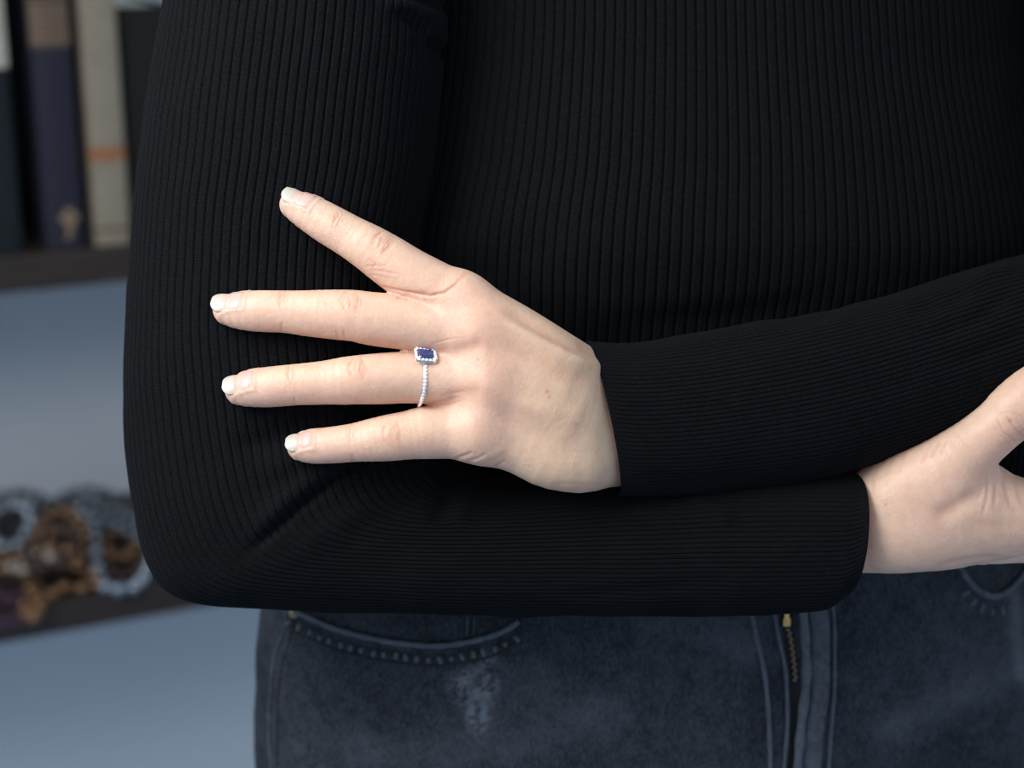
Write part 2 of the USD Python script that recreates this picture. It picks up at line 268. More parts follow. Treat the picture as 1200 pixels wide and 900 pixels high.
# ------------------------------------------------------------------ the person: skin as one implicit surface
def chain(rows, sub=3):                     # rows (px, py, r_px, z) -> centres, radii (mm)
    rows = np.asarray(rows, float); q = spline(rows, (len(rows) - 1) * sub + 1) if len(rows) > 2 else rows
    return P(q[:, 0], q[:, 1], q[:, 3]), q[:, 2] * (DIST - q[:, 3]) / FPX
def d_chain(p, ch, far=12.0):
    c, r = ch
    out = np.full(len(p), far)
    lo, hi = (c - r[:, None]).min(0) - far, (c + r[:, None]).max(0) + far
    k = np.flatnonzero(((p > lo) & (p < hi)).all(1))
    if not len(k): return out
    q = p[k]; best = np.full(len(k), 1e9)
    for a, b, ra, rb in zip(c[:-1], c[1:], r[:-1], r[1:]):
        ab = b - a; t = np.clip((q - a) @ ab / max(ab @ ab, 1e-9), 0, 1)
        d = np.linalg.norm(q - a - t[:, None] * ab, axis=1) - (ra + t * (rb - ra))
        np.minimum(best, d, out=best)
    out[k] = np.minimum(best, far) if far < 100 else best
    return out
def smin(a, b, k):
    h = np.maximum(k - np.abs(a - b), 0) / k
    return np.minimum(a, b) - h * h * k / 4
def surface_nets(f, lo, hi, h):
    lo, hi = np.asarray(lo, float), np.asarray(hi, float)
    n = np.ceil((hi - lo) / h).astype(int) + 1
    ax_ = [lo[k] + h * np.arange(n[k]) for k in range(3)]
    g = np.empty(n)
    for i in range(0, n[0], 16):
        q = np.stack(np.meshgrid(ax_[0][i:i + 16], ax_[1], ax_[2], indexing='ij'), -1)
        g[i:i + 16] = f(q.reshape(-1, 3)).reshape(q.shape[:3])
    s = g < 0
    c = [s[i:n[0] - 1 + i, j:n[1] - 1 + j, k:n[2] - 1 + k] for i in (0, 1) for j in (0, 1) for k in (0, 1)]
    tot = sum(x.astype(np.int8) for x in c); act = (tot > 0) & (tot < 8)
    I, J, K = np.nonzero(act); idx = np.full(act.shape, -1); idx[I, J, K] = np.arange(len(I))
    acc = np.zeros((len(I), 3)); cnt = np.zeros(len(I))
    O = [(i, j, k) for i in (0, 1) for j in (0, 1) for k in (0, 1)]
    for a in range(8):
        for b in range(a + 1, 8):
            if sum(abs(x - y) for x, y in zip(O[a], O[b])) != 1: continue
            ga = g[I + O[a][0], J + O[a][1], K + O[a][2]]; gb = g[I + O[b][0], J + O[b][1], K + O[b][2]]
            m = (ga < 0) != (gb < 0); t = np.where(m, ga / np.where(m, ga - gb, 1), 0)
            acc += m[:, None] * (np.array(O[a]) + t[:, None] * (np.array(O[b]) - np.array(O[a]))); cnt += m
    v = lo + h * (np.stack([I, J, K], 1) + acc / cnt[:, None])
    faces = []
    for axis in range(3):
        sl0 = [slice(None)] * 3; sl1 = [slice(None)] * 3; sl0[axis] = slice(0, -1); sl1[axis] = slice(1, None)
        a, b = s[tuple(sl0)], s[tuple(sl1)]
        E = np.stack(np.nonzero(a != b), 1)
        o1, o2 = [x for x in range(3) if x != axis]
        E = E[(E[:, o1] > 0) & (E[:, o2] > 0) & (E[:, o1] < n[o1] - 1) & (E[:, o2] < n[o2] - 1)]
        def cell(d1, d2):
            q = E.copy(); q[:, o1] -= d1; q[:, o2] -= d2; return idx[q[:, 0], q[:, 1], q[:, 2]]
        quad = np.stack([cell(1, 1), cell(0, 1), cell(0, 0), cell(1, 0)], 1)
        ins = a[E[:, 0], E[:, 1], E[:, 2]]; flip = ~ins if axis != 1 else ins
        quad[flip] = quad[flip][:, ::-1]; faces.append(quad)
    q = np.vstack(faces)
    return v, np.vstack([q[:, [0, 1, 2]], q[:, [0, 2, 3]]])
def grad(f, v, e=0.15):
    g = np.stack([f(v + d) - f(v - d) for d in np.eye(3) * e], 1) / (2 * e)
    return g
def implicit(f, lo, hi, h, sub=1):
    v, faces = surface_nets(f, lo, hi, h)
    for _ in range(sub): v, faces = trimesh.remesh.subdivide(v, faces)
    for _ in range(2):
        g = grad(f, v); v = v - np.clip(f(v), -h, h)[:, None] * g / np.maximum((g * g).sum(1), 0.3)[:, None]
    g = grad(f, v); return v, faces, g / np.maximum(np.linalg.norm(g, axis=1, keepdims=True), 1e-6)

# the ring hand: columns px, py, r, z
INDEX = [(345, 240, 17.5, -17), (361, 248.5, 21.5, -15.5), (385.5, 263, 24, -14.5), (409, 276.5, 25, -14), (432, 290, 27.5, -13), (456, 306, 30, -13), (480, 322, 31.5, -13), (507, 337, 32.5, -13), (537, 353, 33, -12.5)]
MIDDLE = [(268, 363, 18.5, -15), (284, 364, 22.5, -13.5), (305, 364.5, 24.5, -12.5), (330, 365, 24.8, -12), (360, 367, 27, -11.5), (400, 369, 29.7, -11), (416, 370, 30.2, -10.8), (432, 373, 31.2, -11), (458, 376, 32, -11.5), (490, 380, 32, -12), (525, 384, 33, -12), (560, 391, 35, -11)]
RING = [(281.5, 457, 18, -15), (297, 455, 22.2, -13.5), (322, 453, 24, -12.5), (343, 451, 24.2, -12), (380, 448.5, 25.7, -11.5), (404, 446.3, 28, -11), (418, 445.2, 28.8, -10.8), (442, 444, 30, -11.2), (475, 442.5, 30.4, -12), (505, 443, 30.5, -12.3), (540, 444, 32, -12), (572, 447, 35, -11)]
PINKY = [(352.5, 524, 16, -15), (367, 523, 20.4, -14), (390, 521.5, 21.6, -13), (412, 519, 22.5, -12.5), (442, 515, 26, -12), (460, 512.5, 27.6, -11.8), (478, 510, 28.5, -12.2), (500, 507, 31, -13), (528, 506.5, 31, -13.5), (558, 506, 33, -13)]
PALM = [[(537, 353, 33, -12.5), (600, 390, 34.5, -14), (650, 422, 35, -18), (682, 442, 36, -30), (706, 455, 38, -38), (790, 480, 40, -39)],
        [(560, 391, 34, -11), (640, 435, 38, -13), (663, 455, 40, -17.5), (686, 467, 41, -29.5), (710, 478, 42, -38), (800, 490, 44, -39)],
        [(572, 447, 34, -11), (650, 485, 38, -14), (670, 498, 40, -18), (693, 502, 42, -29), (716, 504, 43, -38), (800, 500, 46, -39)],
        [(558, 506, 33, -13), (605, 521, 33, -16), (650, 538, 36, -18), (681, 541, 37, -21), (700, 535, 38, -31), (730, 526, 42, -38), (800, 515, 42, -39)]]
HEEL = [(620, 500, 32, -24), (680, 510, 40, -30), (760, 500, 40, -39)]
THUMB = [(650, 425, 30, -26), (590, 385, 28, -36), (540, 375, 24, -46), (500, 372, 20, -52)]
C_F = [chain(x) for x in (INDEX, MIDDLE, RING, PINKY)]; C_P = [chain(x) for x in PALM] + [chain(HEEL)]; C_T = chain(THUMB)
def f_left(p):
    f = d_chain(p, C_P[0])
    for c in C_P[1:]: f = smin(f, d_chain(p, c), 9.0)
    f = smin(f, d_chain(p, C_T), 6.0)
    px = 600 + p[:, 0] * FPX / (DIST - p[:, 2])
    k = 0.9 + 7.0 * sstep(478, 575, px)
    for c in C_F: f = smin(f, d_chain(p, c), k)
    return f
# the far hand
W_UP = [(900, 600, 44, -50), (985, 598, 38, -47), (1010, 594, 39, -47), (1040, 587, 48, -42), (1075, 578, 55, -38), (1110, 572, 54, -36), (1150, 585, 36, -40)]
W_LOW = [(900, 630, 44, -50), (985, 626, 44, -47), (1010, 627, 44, -47), (1045, 626, 46, -42), (1090, 620, 48, -39), (1140, 612, 48, -38), (1195, 606, 44, -38), (1225, 600, 36, -42)]
TH_R = [(1050, 580, 40, -38), (1085, 562, 42, -33), (1120, 540, 38.5, -28), (1148, 517, 33, -25), (1172, 497, 31.5, -22), (1190, 481, 34, -20), (1212, 465, 36, -19), (1240, 446, 33, -19), (1268, 426, 27, -21), (1280, 418, 22, -23)]
IN_R = [(1130, 600, 36, -38), (1165, 609, 37, -37), (1195, 608, 40.5, -37), (1245, 600, 34, -41), (1295, 590, 30, -46), (1345, 577, 28, -58), (1385, 566, 25, -78), (1400, 562, 21, -96), (1402, 561, 17, -104)]
MI_R = [(1100, 625, 36, -45), (1145, 634, 28, -46), (1166, 643, 18, -44), (1205, 636, 24, -50), (1260, 634, 29, -58), (1320, 622, 29, -66), (1375, 606, 26, -84), (1398, 598, 23, -106), (1400, 597, 18, -118)]
RI_R = [(1100, 620, 34, -55), (1160, 620, 26, -66), (1230, 632, 27, -78), (1290, 634, 26, -88), (1340, 624, 23, -106), (1358, 618, 18, -124)]
PI_R = [(1090, 615, 32, -60), (1150, 605, 24, -76), (1210, 622, 22, -94), (1260, 632, 21, -106), (1296, 628, 18, -122)]
CR = [chain(x) for x in (W_UP, W_LOW, TH_R, IN_R, MI_R, RI_R, PI_R)]
def f_right(p):
    f = smin(d_chain(p, CR[0]), d_chain(p, CR[1]), 12.0)
    f = smin(f, d_chain(p, CR[2]), 5.0)
    px = 600 + p[:, 0] * FPX / (DIST - p[:, 2])
    k = 1.2 + 6 * (1 - sstep(1120, 1160, px))
    for c in CR[3:]: f = smin(f, d_chain(p, c), k)
    return f

# creases and tendons: polylines on the skin, (points, width px, depth mm; negative = raised, redness)
def along(c, d, s, t):                      # joint centre, unit direction, offsets (along, across) px
    d = np.array(d) / np.hypot(*d); n = np.array([-d[1], d[0]]); return [c[0] + d[0] * s + n[0] * t, c[1] + d[1] * s + n[1] * t]
LINES = []
def joint(c, d, w, big, seed):
    r = np.random.default_rng(seed)
    if big:
        LINES.append(([along(c, d, -1, 0)], w * 0.6, -0.45, 0.22))
        for s0, bow, wf, dep in ((-11.5, -7, 0.95, 0.13), (-8.5, -5.5, 0.85, 0.26), (-4.5, -3, 0.55, 0.2), (-1.2, 0.5, 0.62, 0.34), (1.8, 0.5, 0.5, 0.22), (4.8, 3, 0.58, 0.2), (8.5, 5.5, 0.85, 0.26), (11.5, 7, 0.95, 0.12)):
            ts = np.linspace(-1, 1, 9) * wf * w * r.uniform(0.85, 1.05); off = r.uniform(-1.5, 1.5)
            j = np.convolve(r.normal(0, 0.9, 11), [.25, .5, .25], 'valid')
            LINES.append(([along(c, d, s0 - bow * (t / w) ** 2 * (1 if abs(bow) > 1 else 0) + jj, t + off) for t, jj in zip(ts, j)], 1.15, dep * 1.4, 0.55))
    else:
        for s0, wf, dep in ((-4.5, 0.6, 0.10), (-2, 0.9, 0.26), (2.2, 0.95, 0.2), (5, 0.6, 0.1)):
            ts = np.linspace(-1, 1, 7) * wf * w; j = r.normal(0, 0.5, 7); off = r.uniform(-2, 2)
            LINES.append(([along(c, d, s0 + jj + 0.004 * t * t, t + off) for t, jj in zip(ts, j)], 1.1, dep * 1.3, 0.5))
joint((448, 284), (0.86, 0.5), 13, True, 1); joint((396, 257), (0.87, 0.49), 11, False, 2)
joint((411, 354), (1, 0.06), 13, True, 3); joint((331, 352), (1, 0.03), 12, False, 4)
joint((419, 431), (1, -0.06), 13, True, 5); joint((341, 439), (1, -0.08), 12, False, 6)
joint((460, 507), (1, -0.12), 14, True, 7); joint((412, 510), (1, -0.1), 12, False, 8)
LINES += [
    ([(440, 334), (470, 341), (503, 347), (520, 343), (533, 334), (544, 321)], 1.6, 0.7, 0.8),            # fold at the root of the index finger
    ([(470, 344), (490, 345.5), (506, 344)], 4.5, 0.5, 0.5),
    ([(575, 368), (605, 384), (640, 404), (668, 419), (693, 428), (720, 434)], 8, -1.35, 0.0),                       # tendon over the wrist
    ([(585, 362), (610, 376), (640, 391), (668, 405), (688, 414), (720, 424)], 7.5, 1.0, 0.25),                        # hollow above it
    ([(590, 398), (620, 417), (650, 436), (690, 449), (710, 455)], 10.0, 0.6, 0.3),                                     # hollow below it
    ([(562, 374)], 27, -0.8, 0.22), ([(578, 430)], 26, -0.7, 0.22), ([(556, 492)], 26, -0.4, 0.12),        # knuckles
    ([(530, 413), (550, 407), (570, 402)], 9, 0.9, 0.35), ([(520, 468), (545, 462), (570, 458)], 9, 0.8, 0.35),   # hollows between them
    ([(600, 468), (640, 478), (690, 490)], 10, -0.35, 0.0),
    ([(532, 538), (545, 534), (556, 529)], 2.0, 0.45, 0.4), ([(545, 541), (560, 537), (572, 530)], 1.6, 0.3, 0.3), ([(580, 547), (590, 541)], 2.0, 0.35, 0.3), ([(560, 540), (585, 530)], 4, -0.3, 0),
    ([(640, 568), (665, 567), (690, 569), (705, 566)], 2.5, 0.2, 0.3), ([(648, 572), (675, 573), (700, 573)], 2, 0.1, 0.3),
    ([(503, 472), (520, 470), (540, 467)], 1.6, 0.25, 0.4), ([(505, 476), (525, 475), (545, 469)], 1.3, 0.2, 0.4), ([(520, 463), (540, 460)], 1.4, 0.2, 0.3),
    ([(505, 403), (525, 398), (545, 395)], 1.4, 0.18, 0.2), ([(420, 399), (460, 404), (480, 405)], 5, 0.4, 0.35),
    ([(432, 316), (450, 318), (470, 322)], 1.3, 0.2, 0.35), ([(430, 312), (452, 311)], 1.2, 0.16, 0.3), ([(436, 322), (462, 327)], 1.2, 0.15, 0.3),
    ([(430, 302), (440, 310), (434, 317)], 1.2, 0.2, 0.3), ([(394, 388), (396, 397)], 1.4, 0.25, 0.4), ([(403, 388), (404, 399)], 1.2, 0.2, 0.4),
    ([(330, 380), (330, 391)], 1.5, 0.3, 0.4), ([(345, 468), (345, 477)], 1.5, 0.25, 0.4), ([(413, 533), (413, 543)], 1.5, 0.25, 0.4), ([(418, 466), (419, 475)], 1.3, 0.2, 0.4)]
LR = [  # far hand
    ([(1168, 492), (1176, 506), (1190, 516)], 1.4, 0.35, 0.7), ([(1180, 489), (1190, 503), (1202, 514)], 1.4, 0.35, 0.7), ([(1164, 498), (1172, 510), (1184, 519)], 1.3, 0.22, 0.5), ([(1172, 484), (1186, 484), (1202, 490)], 1.2, 0.2, 0.4), ([(1190, 492), (1200, 505)], 1.2, 0.25, 0.5),
    ([(1181, 503)], 15, -0.5, 0.2),
    ([(1149, 568), (1140, 582), (1128, 590), (1110, 600), (1090, 606)], 10, 1.3, 0.2), ([(1152, 570), (1149, 582)], 2, 0.3, 0.3),
    ([(1157, 560), (1158, 574), (1156, 590), (1150, 606)], 2.6, 0.42, 0.3), ([(1167, 562), (1167, 578), (1165, 596)], 2.4, 0.4, 0.3), ([(1177, 560), (1180, 578), (1186, 598)], 2.8, 0.45, 0.3), ([(1189, 560), (1192, 574), (1198, 592)], 2.2, 0.25, 0.3),
    ([(1135, 612), (1150, 615), (1172, 617), (1195, 613)], 8, 0.3, 0.2),
    ([(1030, 543), (1022, 560), (1024, 575)], 1.8, 0.25, 0.2), ([(1046, 536), (1038, 556)], 1.6, 0.2, 0.2), ([(1060, 531), (1054, 552)], 1.6, 0.2, 0.2), ([(1100, 519), (1092, 534)], 1.8, 0.35, 0.3), ([(1108, 517), (1102, 530)], 1.6, 0.35, 0.3), ([(1088, 524), (1080, 542)], 1.5, 0.25, 0.2),
    ([(1100, 662), (1130, 656), (1160, 652), (1180, 655)], 3, 0.6, 0.3)]
def seg_dist(px, py, pts):
    q = np.stack([px, py], 1); pts = np.asarray(pts, float)
    if len(pts) == 1: return np.linalg.norm(q - pts[0], axis=1)
    d = np.full(len(q), 1e9)
    for a, b in zip(pts[:-1], pts[1:]):
        ab = b - a; t = np.clip((q - a) @ ab / (ab @ ab), 0, 1); d = np.minimum(d, np.linalg.norm(q - a - t[:, None] * ab, axis=1))
    return d
def taper(px, py, pts, e=0.28):
    pts = np.asarray(pts, float)
    if len(pts) < 3: return 1.0
    q = np.stack([px, py], 1); L = np.concatenate([[0], np.cumsum(np.linalg.norm(np.diff(pts, axis=0), axis=1))])
    best = np.full(len(q), 1e9); at = np.zeros(len(q))
    for a, b, l0, l1 in zip(pts[:-1], pts[1:], L[:-1], L[1:]):
        ab = b - a; t = np.clip((q - a) @ ab / (ab @ ab), 0, 1); d = np.linalg.norm(q - a - t[:, None] * ab, axis=1); m = d < best
        best[m] = d[m]; at[m] = (l0 + t * (l1 - l0))[m] / L[-1]
    return sstep(-0.02, e, at) * sstep(1.02, 1 - e, at)
def detail(v, n, lines):
    px, py = PX(v); front = sstep(0.0, 0.35, n[:, 2]); disp = np.zeros(len(v)); red = np.zeros(len(v))
    for pts, w, dep, rd in lines:
        a = np.asarray(pts, float); lo, hi = a.min(0) - 3.5 * w, a.max(0) + 3.5 * w
        k = np.flatnonzero((px > lo[0]) & (px < hi[0]) & (py > lo[1]) & (py < hi[1]) & (front > 0))
        if not len(k): continue
        g = np.exp(-(seg_dist(px[k], py[k], pts) / w) ** 2)
        disp[k] -= dep * g * front[k] * taper(px[k], py[k], pts); red[k] = np.maximum(red[k], rd * np.exp(-(seg_dist(px[k], py[k], pts) / (w * 1.25)) ** 2) * front[k])
    return disp, red

# nails of the ring hand: centre of the free edge, root (px), width mm, roll
NAILS = [((331.5, 221.5), (368, 243), 9.2, 43, C_F[0]), ((247.5, 353), (290, 351.5), 9.6, 40, C_F[1]), ((262, 453), (303, 445.5), 9.4, 36, C_F[2]), ((336, 522.5), (371.5, 516.5), 8.2, 33, C_F[3])]
def nail_frame(i):
    tip, root, w, roll, ch = NAILS[i]
    c, r = ch; ax0 = (c[0] - c[5]); ax0 /= np.linalg.norm(ax0)
    up = np.array([-ax0[1], ax0[0], 0.0]); up *= np.sign(up[1]); up /= np.linalg.norm(up)
    out = np.cross(ax0, up); out *= np.sign(out[2])
    a = math.radians(roll); N = math.sin(a) * up + math.cos(a) * out; L = np.cross(N, ax0); L /= np.linalg.norm(L)
    return c, r, ax0, N, L, w
v, fc, n = implicit(f_left, (-128, -62, -62), (70, 88, 10), 1.05, 1)
disp, red = detail(v, n, LINES)
# nail beds: flatten the skin under each plate and raise the folds round it
NP = []
for i in range(4):
    c, r, A, N, L, w = nail_frame(i)
    tip, root = NAILS[i][0], NAILS[i][1]
    ln = np.hypot(tip[0] - root[0], tip[1] - root[1]) / 3.0
    o = c[0] + A * (r[0] * 1.0)                       # foremost skin point on the axis
    NP.append((o, A, N, L, w, ln, r))
    q = v - o; s = -(q @ A); t = q @ L; h = q @ N
    on = (s > -1) & (s < ln + 8) & (np.abs(t) < w) & (h > -6) & (n @ N > -0.2)
    s0 = 3.2 * 0                                       # plate runs from s = -2.5 to ln - 2.5
    end = ln + 0.2
    d_edge = np.maximum(np.abs(t) - w / 2, s - end)    # > 0 outside the plate
    fold = np.exp(-((d_edge - 0.7) / 0.6) ** 2) * 0.28 - 0.35 * sstep(0.3, -0.6, d_edge)
    disp += np.where(on & (s > 2.6), fold, 0)
    red += np.where(on, 0.35 * np.exp(-((d_edge - 0.2) / 1.2) ** 2), 0)
v_left = v + n * disp[:, None]; red_left = red; f_l = fc
v, fc, n = implicit(f_right, (92, -90, -140), (330, 30, 4), 1.3, 1)
disp, red = detail(v, n, LR)
v_right = v + n * disp[:, None]; red_right = red; f_r = fc

# sleeves: rows (outer px, py | inner px, py | centre depth, half depth, forward lean px)
SL_R = [(330, -600, 470, -560, -95, 40, 0), (230, -330, 510, -330, -75, 50, 0), (212, -150, 528, -150, -64, 52, 0), (195, 0, 522, 0, -63, 51, 0), (184, 60, 521, 60, -63, 51, 0), (174, 120, 516, 120, -63.5, 51, 0), (165, 190, 508, 200, -64, 50, 0), (157, 270, 493, 285, -65, 49, 0),
        (150, 370, 490, 365, -66, 48, 0), (147.5, 440, 500, 420, -66, 48, 0), (149, 510, 512, 465, -67, 47, 0), (153, 560, 522, 500, -67, 46, 0), (161, 610, 532, 525, -67, 45, 0), (171, 650, 542, 540, -67, 44, 0), (184, 678, 552, 548, -67, 43, 0), (206, 697, 564, 553, -67, 42, 0), (236, 706.5, 578, 557, -67, 41, 0),
        (280, 711, 598, 560, -66, 39, 0), (340, 714, 624, 561, -65, 37, 0), (420, 717, 660, 560, -63, 35, 0), (510, 719.5, 704, 557, -61, 33, 0), (600, 721, 752, 553, -59, 32, 0), (700, 722, 810, 548, -56, 31, 4), (800, 721.5, 868, 545, -53, 30, 6), (890, 720, 925, 546, -50, 29, 10), (955, 716, 972, 549, -48, 27.5, 12), (986, 697, 998, 552, -46, 26, 10)]
SL_L = [(1330, -560, 1180, -600, -105, 45, 0), (1440, -330, 1240, -330, -110, 52, 0), (1470, -100, 1230, -60, -112, 52, 0), (1480, 120, 1230, 150, -105, 50, 0), (1470, 290, 1232, 240, -98, 46, 0), (1440, 400, 1228, 278, -88, 43, 0), (1390, 448, 1215, 293, -78, 40, 0), (1330, 462, 1190, 301, -70, 37, 0), (1260, 468, 1150, 311, -60, 34, 0), (1180, 492, 1098, 328, -52, 32, 0), (1100, 520, 1045, 344, -46, 30, 0),
        (1020, 546, 990, 357, -43, 28.5, 0), (940, 565, 928, 371, -40, 27, 0), (870, 575, 860, 384, -38, 25.5, 2), (800, 580.5, 790, 396, -36, 25, 4), (755, 581, 730, 402, -34.5, 24.5, 6), (724.5, 580, 687, 399.5, -34, 24.5, 8)]
def fold_field(px, py, folds):
    d = np.zeros(len(px))
    for pts, w, dep in folds: d -= dep * np.exp(-(seg_dist(px, py, pts) / w) ** 2) * taper(px, py, pts)
    return d
FOLD_R = [([(450, 520), (410, 548), (350, 594), (300, 640), (276, 662)], 5.5, 3.2), ([(440, 512), (395, 538), (335, 584), (288, 630)], 13, -2.6), ([(400, 482), (350, 499), (310, 518), (262, 528)], 15, 2.4), ([(430, 505), (360, 530), (300, 560)], 14, -1.6),
          ([(531, 548), (520, 590), (508, 618)], 9, 1.8), ([(550, 560), (540, 610)], 12, -1.4), ([(470, 575), (400, 612), (330, 655)], 14, -1.2), ([(600, 590), (700, 600), (800, 606)], 12, -1.0), ([(740, 590), (760, 620), (830, 640)], 9, 1.0), ([(850, 590), (880, 615), (930, 640)], 10, 1.2), ([(820, 588), (850, 610)], 8, -1.4),
          ([(640, 700), (760, 690), (860, 680)], 9, 0.9),
          ([(450, 8), (480, 22), (505, 48), (524, 66), (540, 80)], 5, 2.4), ([(440, 0), (480, 10), (510, 22), (540, 36)], 9, -2.2), ([(440, -12), (480, -4), (520, 8), (540, 16)], 5, 1.6), ([(480, 45), (505, 62), (520, 80)], 7, 1.4), ([(505, 40), (526, 48)], 8, -2.0), ([(330, 290), (420, 330)], 30, 1.2)]
FOLD_L = [([(760, 400), (850, 392), (930, 378)], 14, -1.0), ([(1150, 318), (1120, 350), (1060, 365)], 9, 1.4), ([(1200, 330), (1150, 372), (1080, 400)], 10, 1.3), ([(1180, 312), (1130, 334)], 8, -1.5), ([(1000, 352), (960, 372), (900, 384)], 7, 1.2), ([(840, 386), (880, 400), (940, 396)], 8, 0.8),
          ([(740, 560), (820, 566), (900, 556)], 9, 0.9), ([(1110, 430), (1160, 410), (1220, 380)], 9, 1.0)]
def tube(rows, n, nribs, spr, amp, folds, end_open, label_pitch=None):
    q = spline(rows, n)
    T, B = P(q[:, 0], q[:, 1], q[:, 4]), P(q[:, 2], q[:, 3], q[:, 4]); C = (T + B) / 2; A = (T - B) / 2; bv = np.stack([q[:, 6] / 3, 0 * q[:, 5], q[:, 5]], 1)
    m = nribs * spr; th = np.linspace(0, 2 * np.pi, 361); vv = np.arange(m) / m
    e = 2.25                                                           # slightly squared section
    def sec(t): c, s = np.cos(t), np.sin(t); return np.sign(c) * np.abs(c) ** (2 / e), np.sign(s) * np.abs(s) ** (2 / e)
    out = np.empty((n, m, 3)); cn, sn = sec(th)
    for i in range(n):
        ring = C[i] + cn[:, None] * A[i] + sn[:, None] * bv[i]
        L = np.concatenate([[0], np.cumsum(np.linalg.norm(np.diff(ring, axis=0), axis=1))])
        out[i] = np.stack([np.interp(vv * L[-1], L, ring[:, k]) for k in range(3)], -1)
    du = np.gradient(out, axis=0); dv = np.roll(out, -1, 1) - np.roll(out, 1, 1)
    nn = np.cross(du, dv); nn /= np.linalg.norm(nn, axis=2, keepdims=True) + 1e-9
    if ((out - C[:, None]) * nn).sum(2).mean() < 0: nn = -nn
    ph = (vv * nribs) % 1.0; dd = np.minimum(ph, 1 - ph)
    pitch = np.linalg.norm(dv, axis=2) / 2 * spr
    groove = np.exp(-(dd / 0.095) ** 2)[None] * np.minimum(amp, 0.30 * pitch)
    groove *= (0.25 + 0.75 * sstep(0, 5, (n - 1 - np.arange(n)) * np.linalg.norm(C[-1] - C[-2])))[:, None]
    fpx, fpy = PX(out.reshape(-1, 3)); fo = fold_field(fpx, fpy, folds).reshape(n, m) * sstep(-0.5, 0.1, nn[..., 2])
    wob = (meshkit.fbm(out.reshape(-1, 3) / 26.0, 3, 5).reshape(n, m) - 0.5) * 2.2
    base = out + nn * (fo + wob)[..., None]
    du = np.gradient(base, axis=0); dv = np.roll(base, -1, 1) - np.roll(base, 1, 1); n2 = np.cross(du, dv); n2 /= np.linalg.norm(n2, axis=2, keepdims=True) + 1e-9
    n2 *= np.sign((n2 * nn).sum(2, keepdims=True))
    pts = base - n2 * groove[..., None]
    al = np.concatenate([[0], np.cumsum(np.linalg.norm(np.diff(C, axis=0), axis=1))])
    rings = [pts[i] for i in range(n)]; us = list(al)
    # the open end turns in on itself
    tdir = C[-1] - C[-2]; tdir /= np.linalg.norm(tdir)
    for back, inn in ((-0.5, 0.35), (-0.2, 1.0), (1.0, 1.4), (8, 1.5), (22, 1.5)):
        i = max(0, np.searchsorted(al, al[-1] - max(back, 0)) - 1) if back > 0 else n - 1
        rings.append(base[i] - nn[i] * inn - (tdir * back if back < 0 else 0)); us.append(al[-1] + abs(back) * 0.1)
    V = np.array(rings); N_ = len(rings)
    i, j = np.meshgrid(np.arange(N_ - 1), np.arange(m), indexing='ij'); 
    # a seam column so that the texture does not wrap
    V = np.concatenate([V, V[:, :1]], 1); M1 = m + 1
    Q = np.stack([i * M1 + j, i * M1 + j + 1, (i + 1) * M1 + j + 1, (i + 1) * M1 + j], -1).reshape(-1, 4)
    a, b, c = V.reshape(-1, 3)[Q[0, 0]], V.reshape(-1, 3)[Q[0, 1]], V.reshape(-1, 3)[Q[0, 2]]
    if np.cross(b - a, c - b) @ nn[0, 0] < 0: Q = Q[:, ::-1]
    uv = np.stack(np.broadcast_arrays(np.concatenate([vv * nribs, [nribs]])[None], np.array(us)[:, None]), -1).reshape(-1, 2)
    return V.reshape(-1, 3), Q, uv, C, A, bv

def normals(v, f):
    nrm = np.zeros_like(v); fn = np.cross(v[f[:, 1]] - v[f[:, 0]], v[f[:, 2]] - v[f[:, 0]])
    for k in range(3): np.add.at(nrm, f[:, k], fn)
    return nrm / np.maximum(np.linalg.norm(nrm, axis=1, keepdims=True), 1e-12)

# torso and hips: rows (Y mm, centre X, centre Z, half width, half depth) in the body frame
YAW = math.radians(6)
TORSO = [(330, 75, -110, 62, 50), (300, 75, -115, 95, 62), (270, 77, -125, 155, 76), (200, 84, -150, 166, 90), (150, 86, -155, 169, 95), (100, 86, -158, 178, 102), (62, 85, -160, 190, 105), (40, 85, -163, 195, 101), (15, 84, -168, 196, 92), (-20, 83, -176, 192, 88), (-62, 82, -187, 188, 88), (-80, 82, -196, 180, 80), (-130, 80, -210, 176, 76)]
HIPS = [(-66, 80, -192, 200, 97), (-100, 80, -200, 205, 100), (-140, 80, -208, 209, 102), (-200, 80, -224, 212, 104), (-280, 80, -246, 212, 104), (-330, 80, -258, 208, 102)]
def trunk(rows, Y, m, yaw=YAW, e=2.3):
    r = PchipInterpolator(-np.array(rows)[:, 0], np.array(rows)[:, 1:], axis=0)(-np.asarray(Y))
    th = np.linspace(0, 2 * np.pi, 721); c, s = np.cos(th), np.sin(th); c, s = np.sign(c) * np.abs(c) ** (2 / e), np.sign(s) * np.abs(s) ** (2 / e)
    out = np.empty((len(Y), m, 3))
    for i in range(len(Y)):
        x, z = r[i, 2] * c, r[i, 3] * s
        X = r[i, 0] + x * math.cos(yaw) + z * math.sin(yaw); Z = r[i, 1] - x * math.sin(yaw) * -1 * -1 + z * math.cos(yaw)
        L = np.concatenate([[0], np.cumsum(np.hypot(np.diff(X), np.diff(Z)))]); t = np.arange(m) / m * L[-1]
        out[i] = np.stack([np.interp(t, L, X), np.full(m, Y[i]), np.interp(t, L, Z)], -1)
    return out
def grid_faces(n, m):
    i, j = np.meshgrid(np.arange(n - 1), np.arange(m), indexing='ij')
    return np.stack([i * (m + 1) + j, (i + 1) * (m + 1) + j, (i + 1) * (m + 1) + j + 1, i * (m + 1) + j + 1], -1).reshape(-1, 4)
def close_col(g): return np.concatenate([g, g[:, :1]], 1)

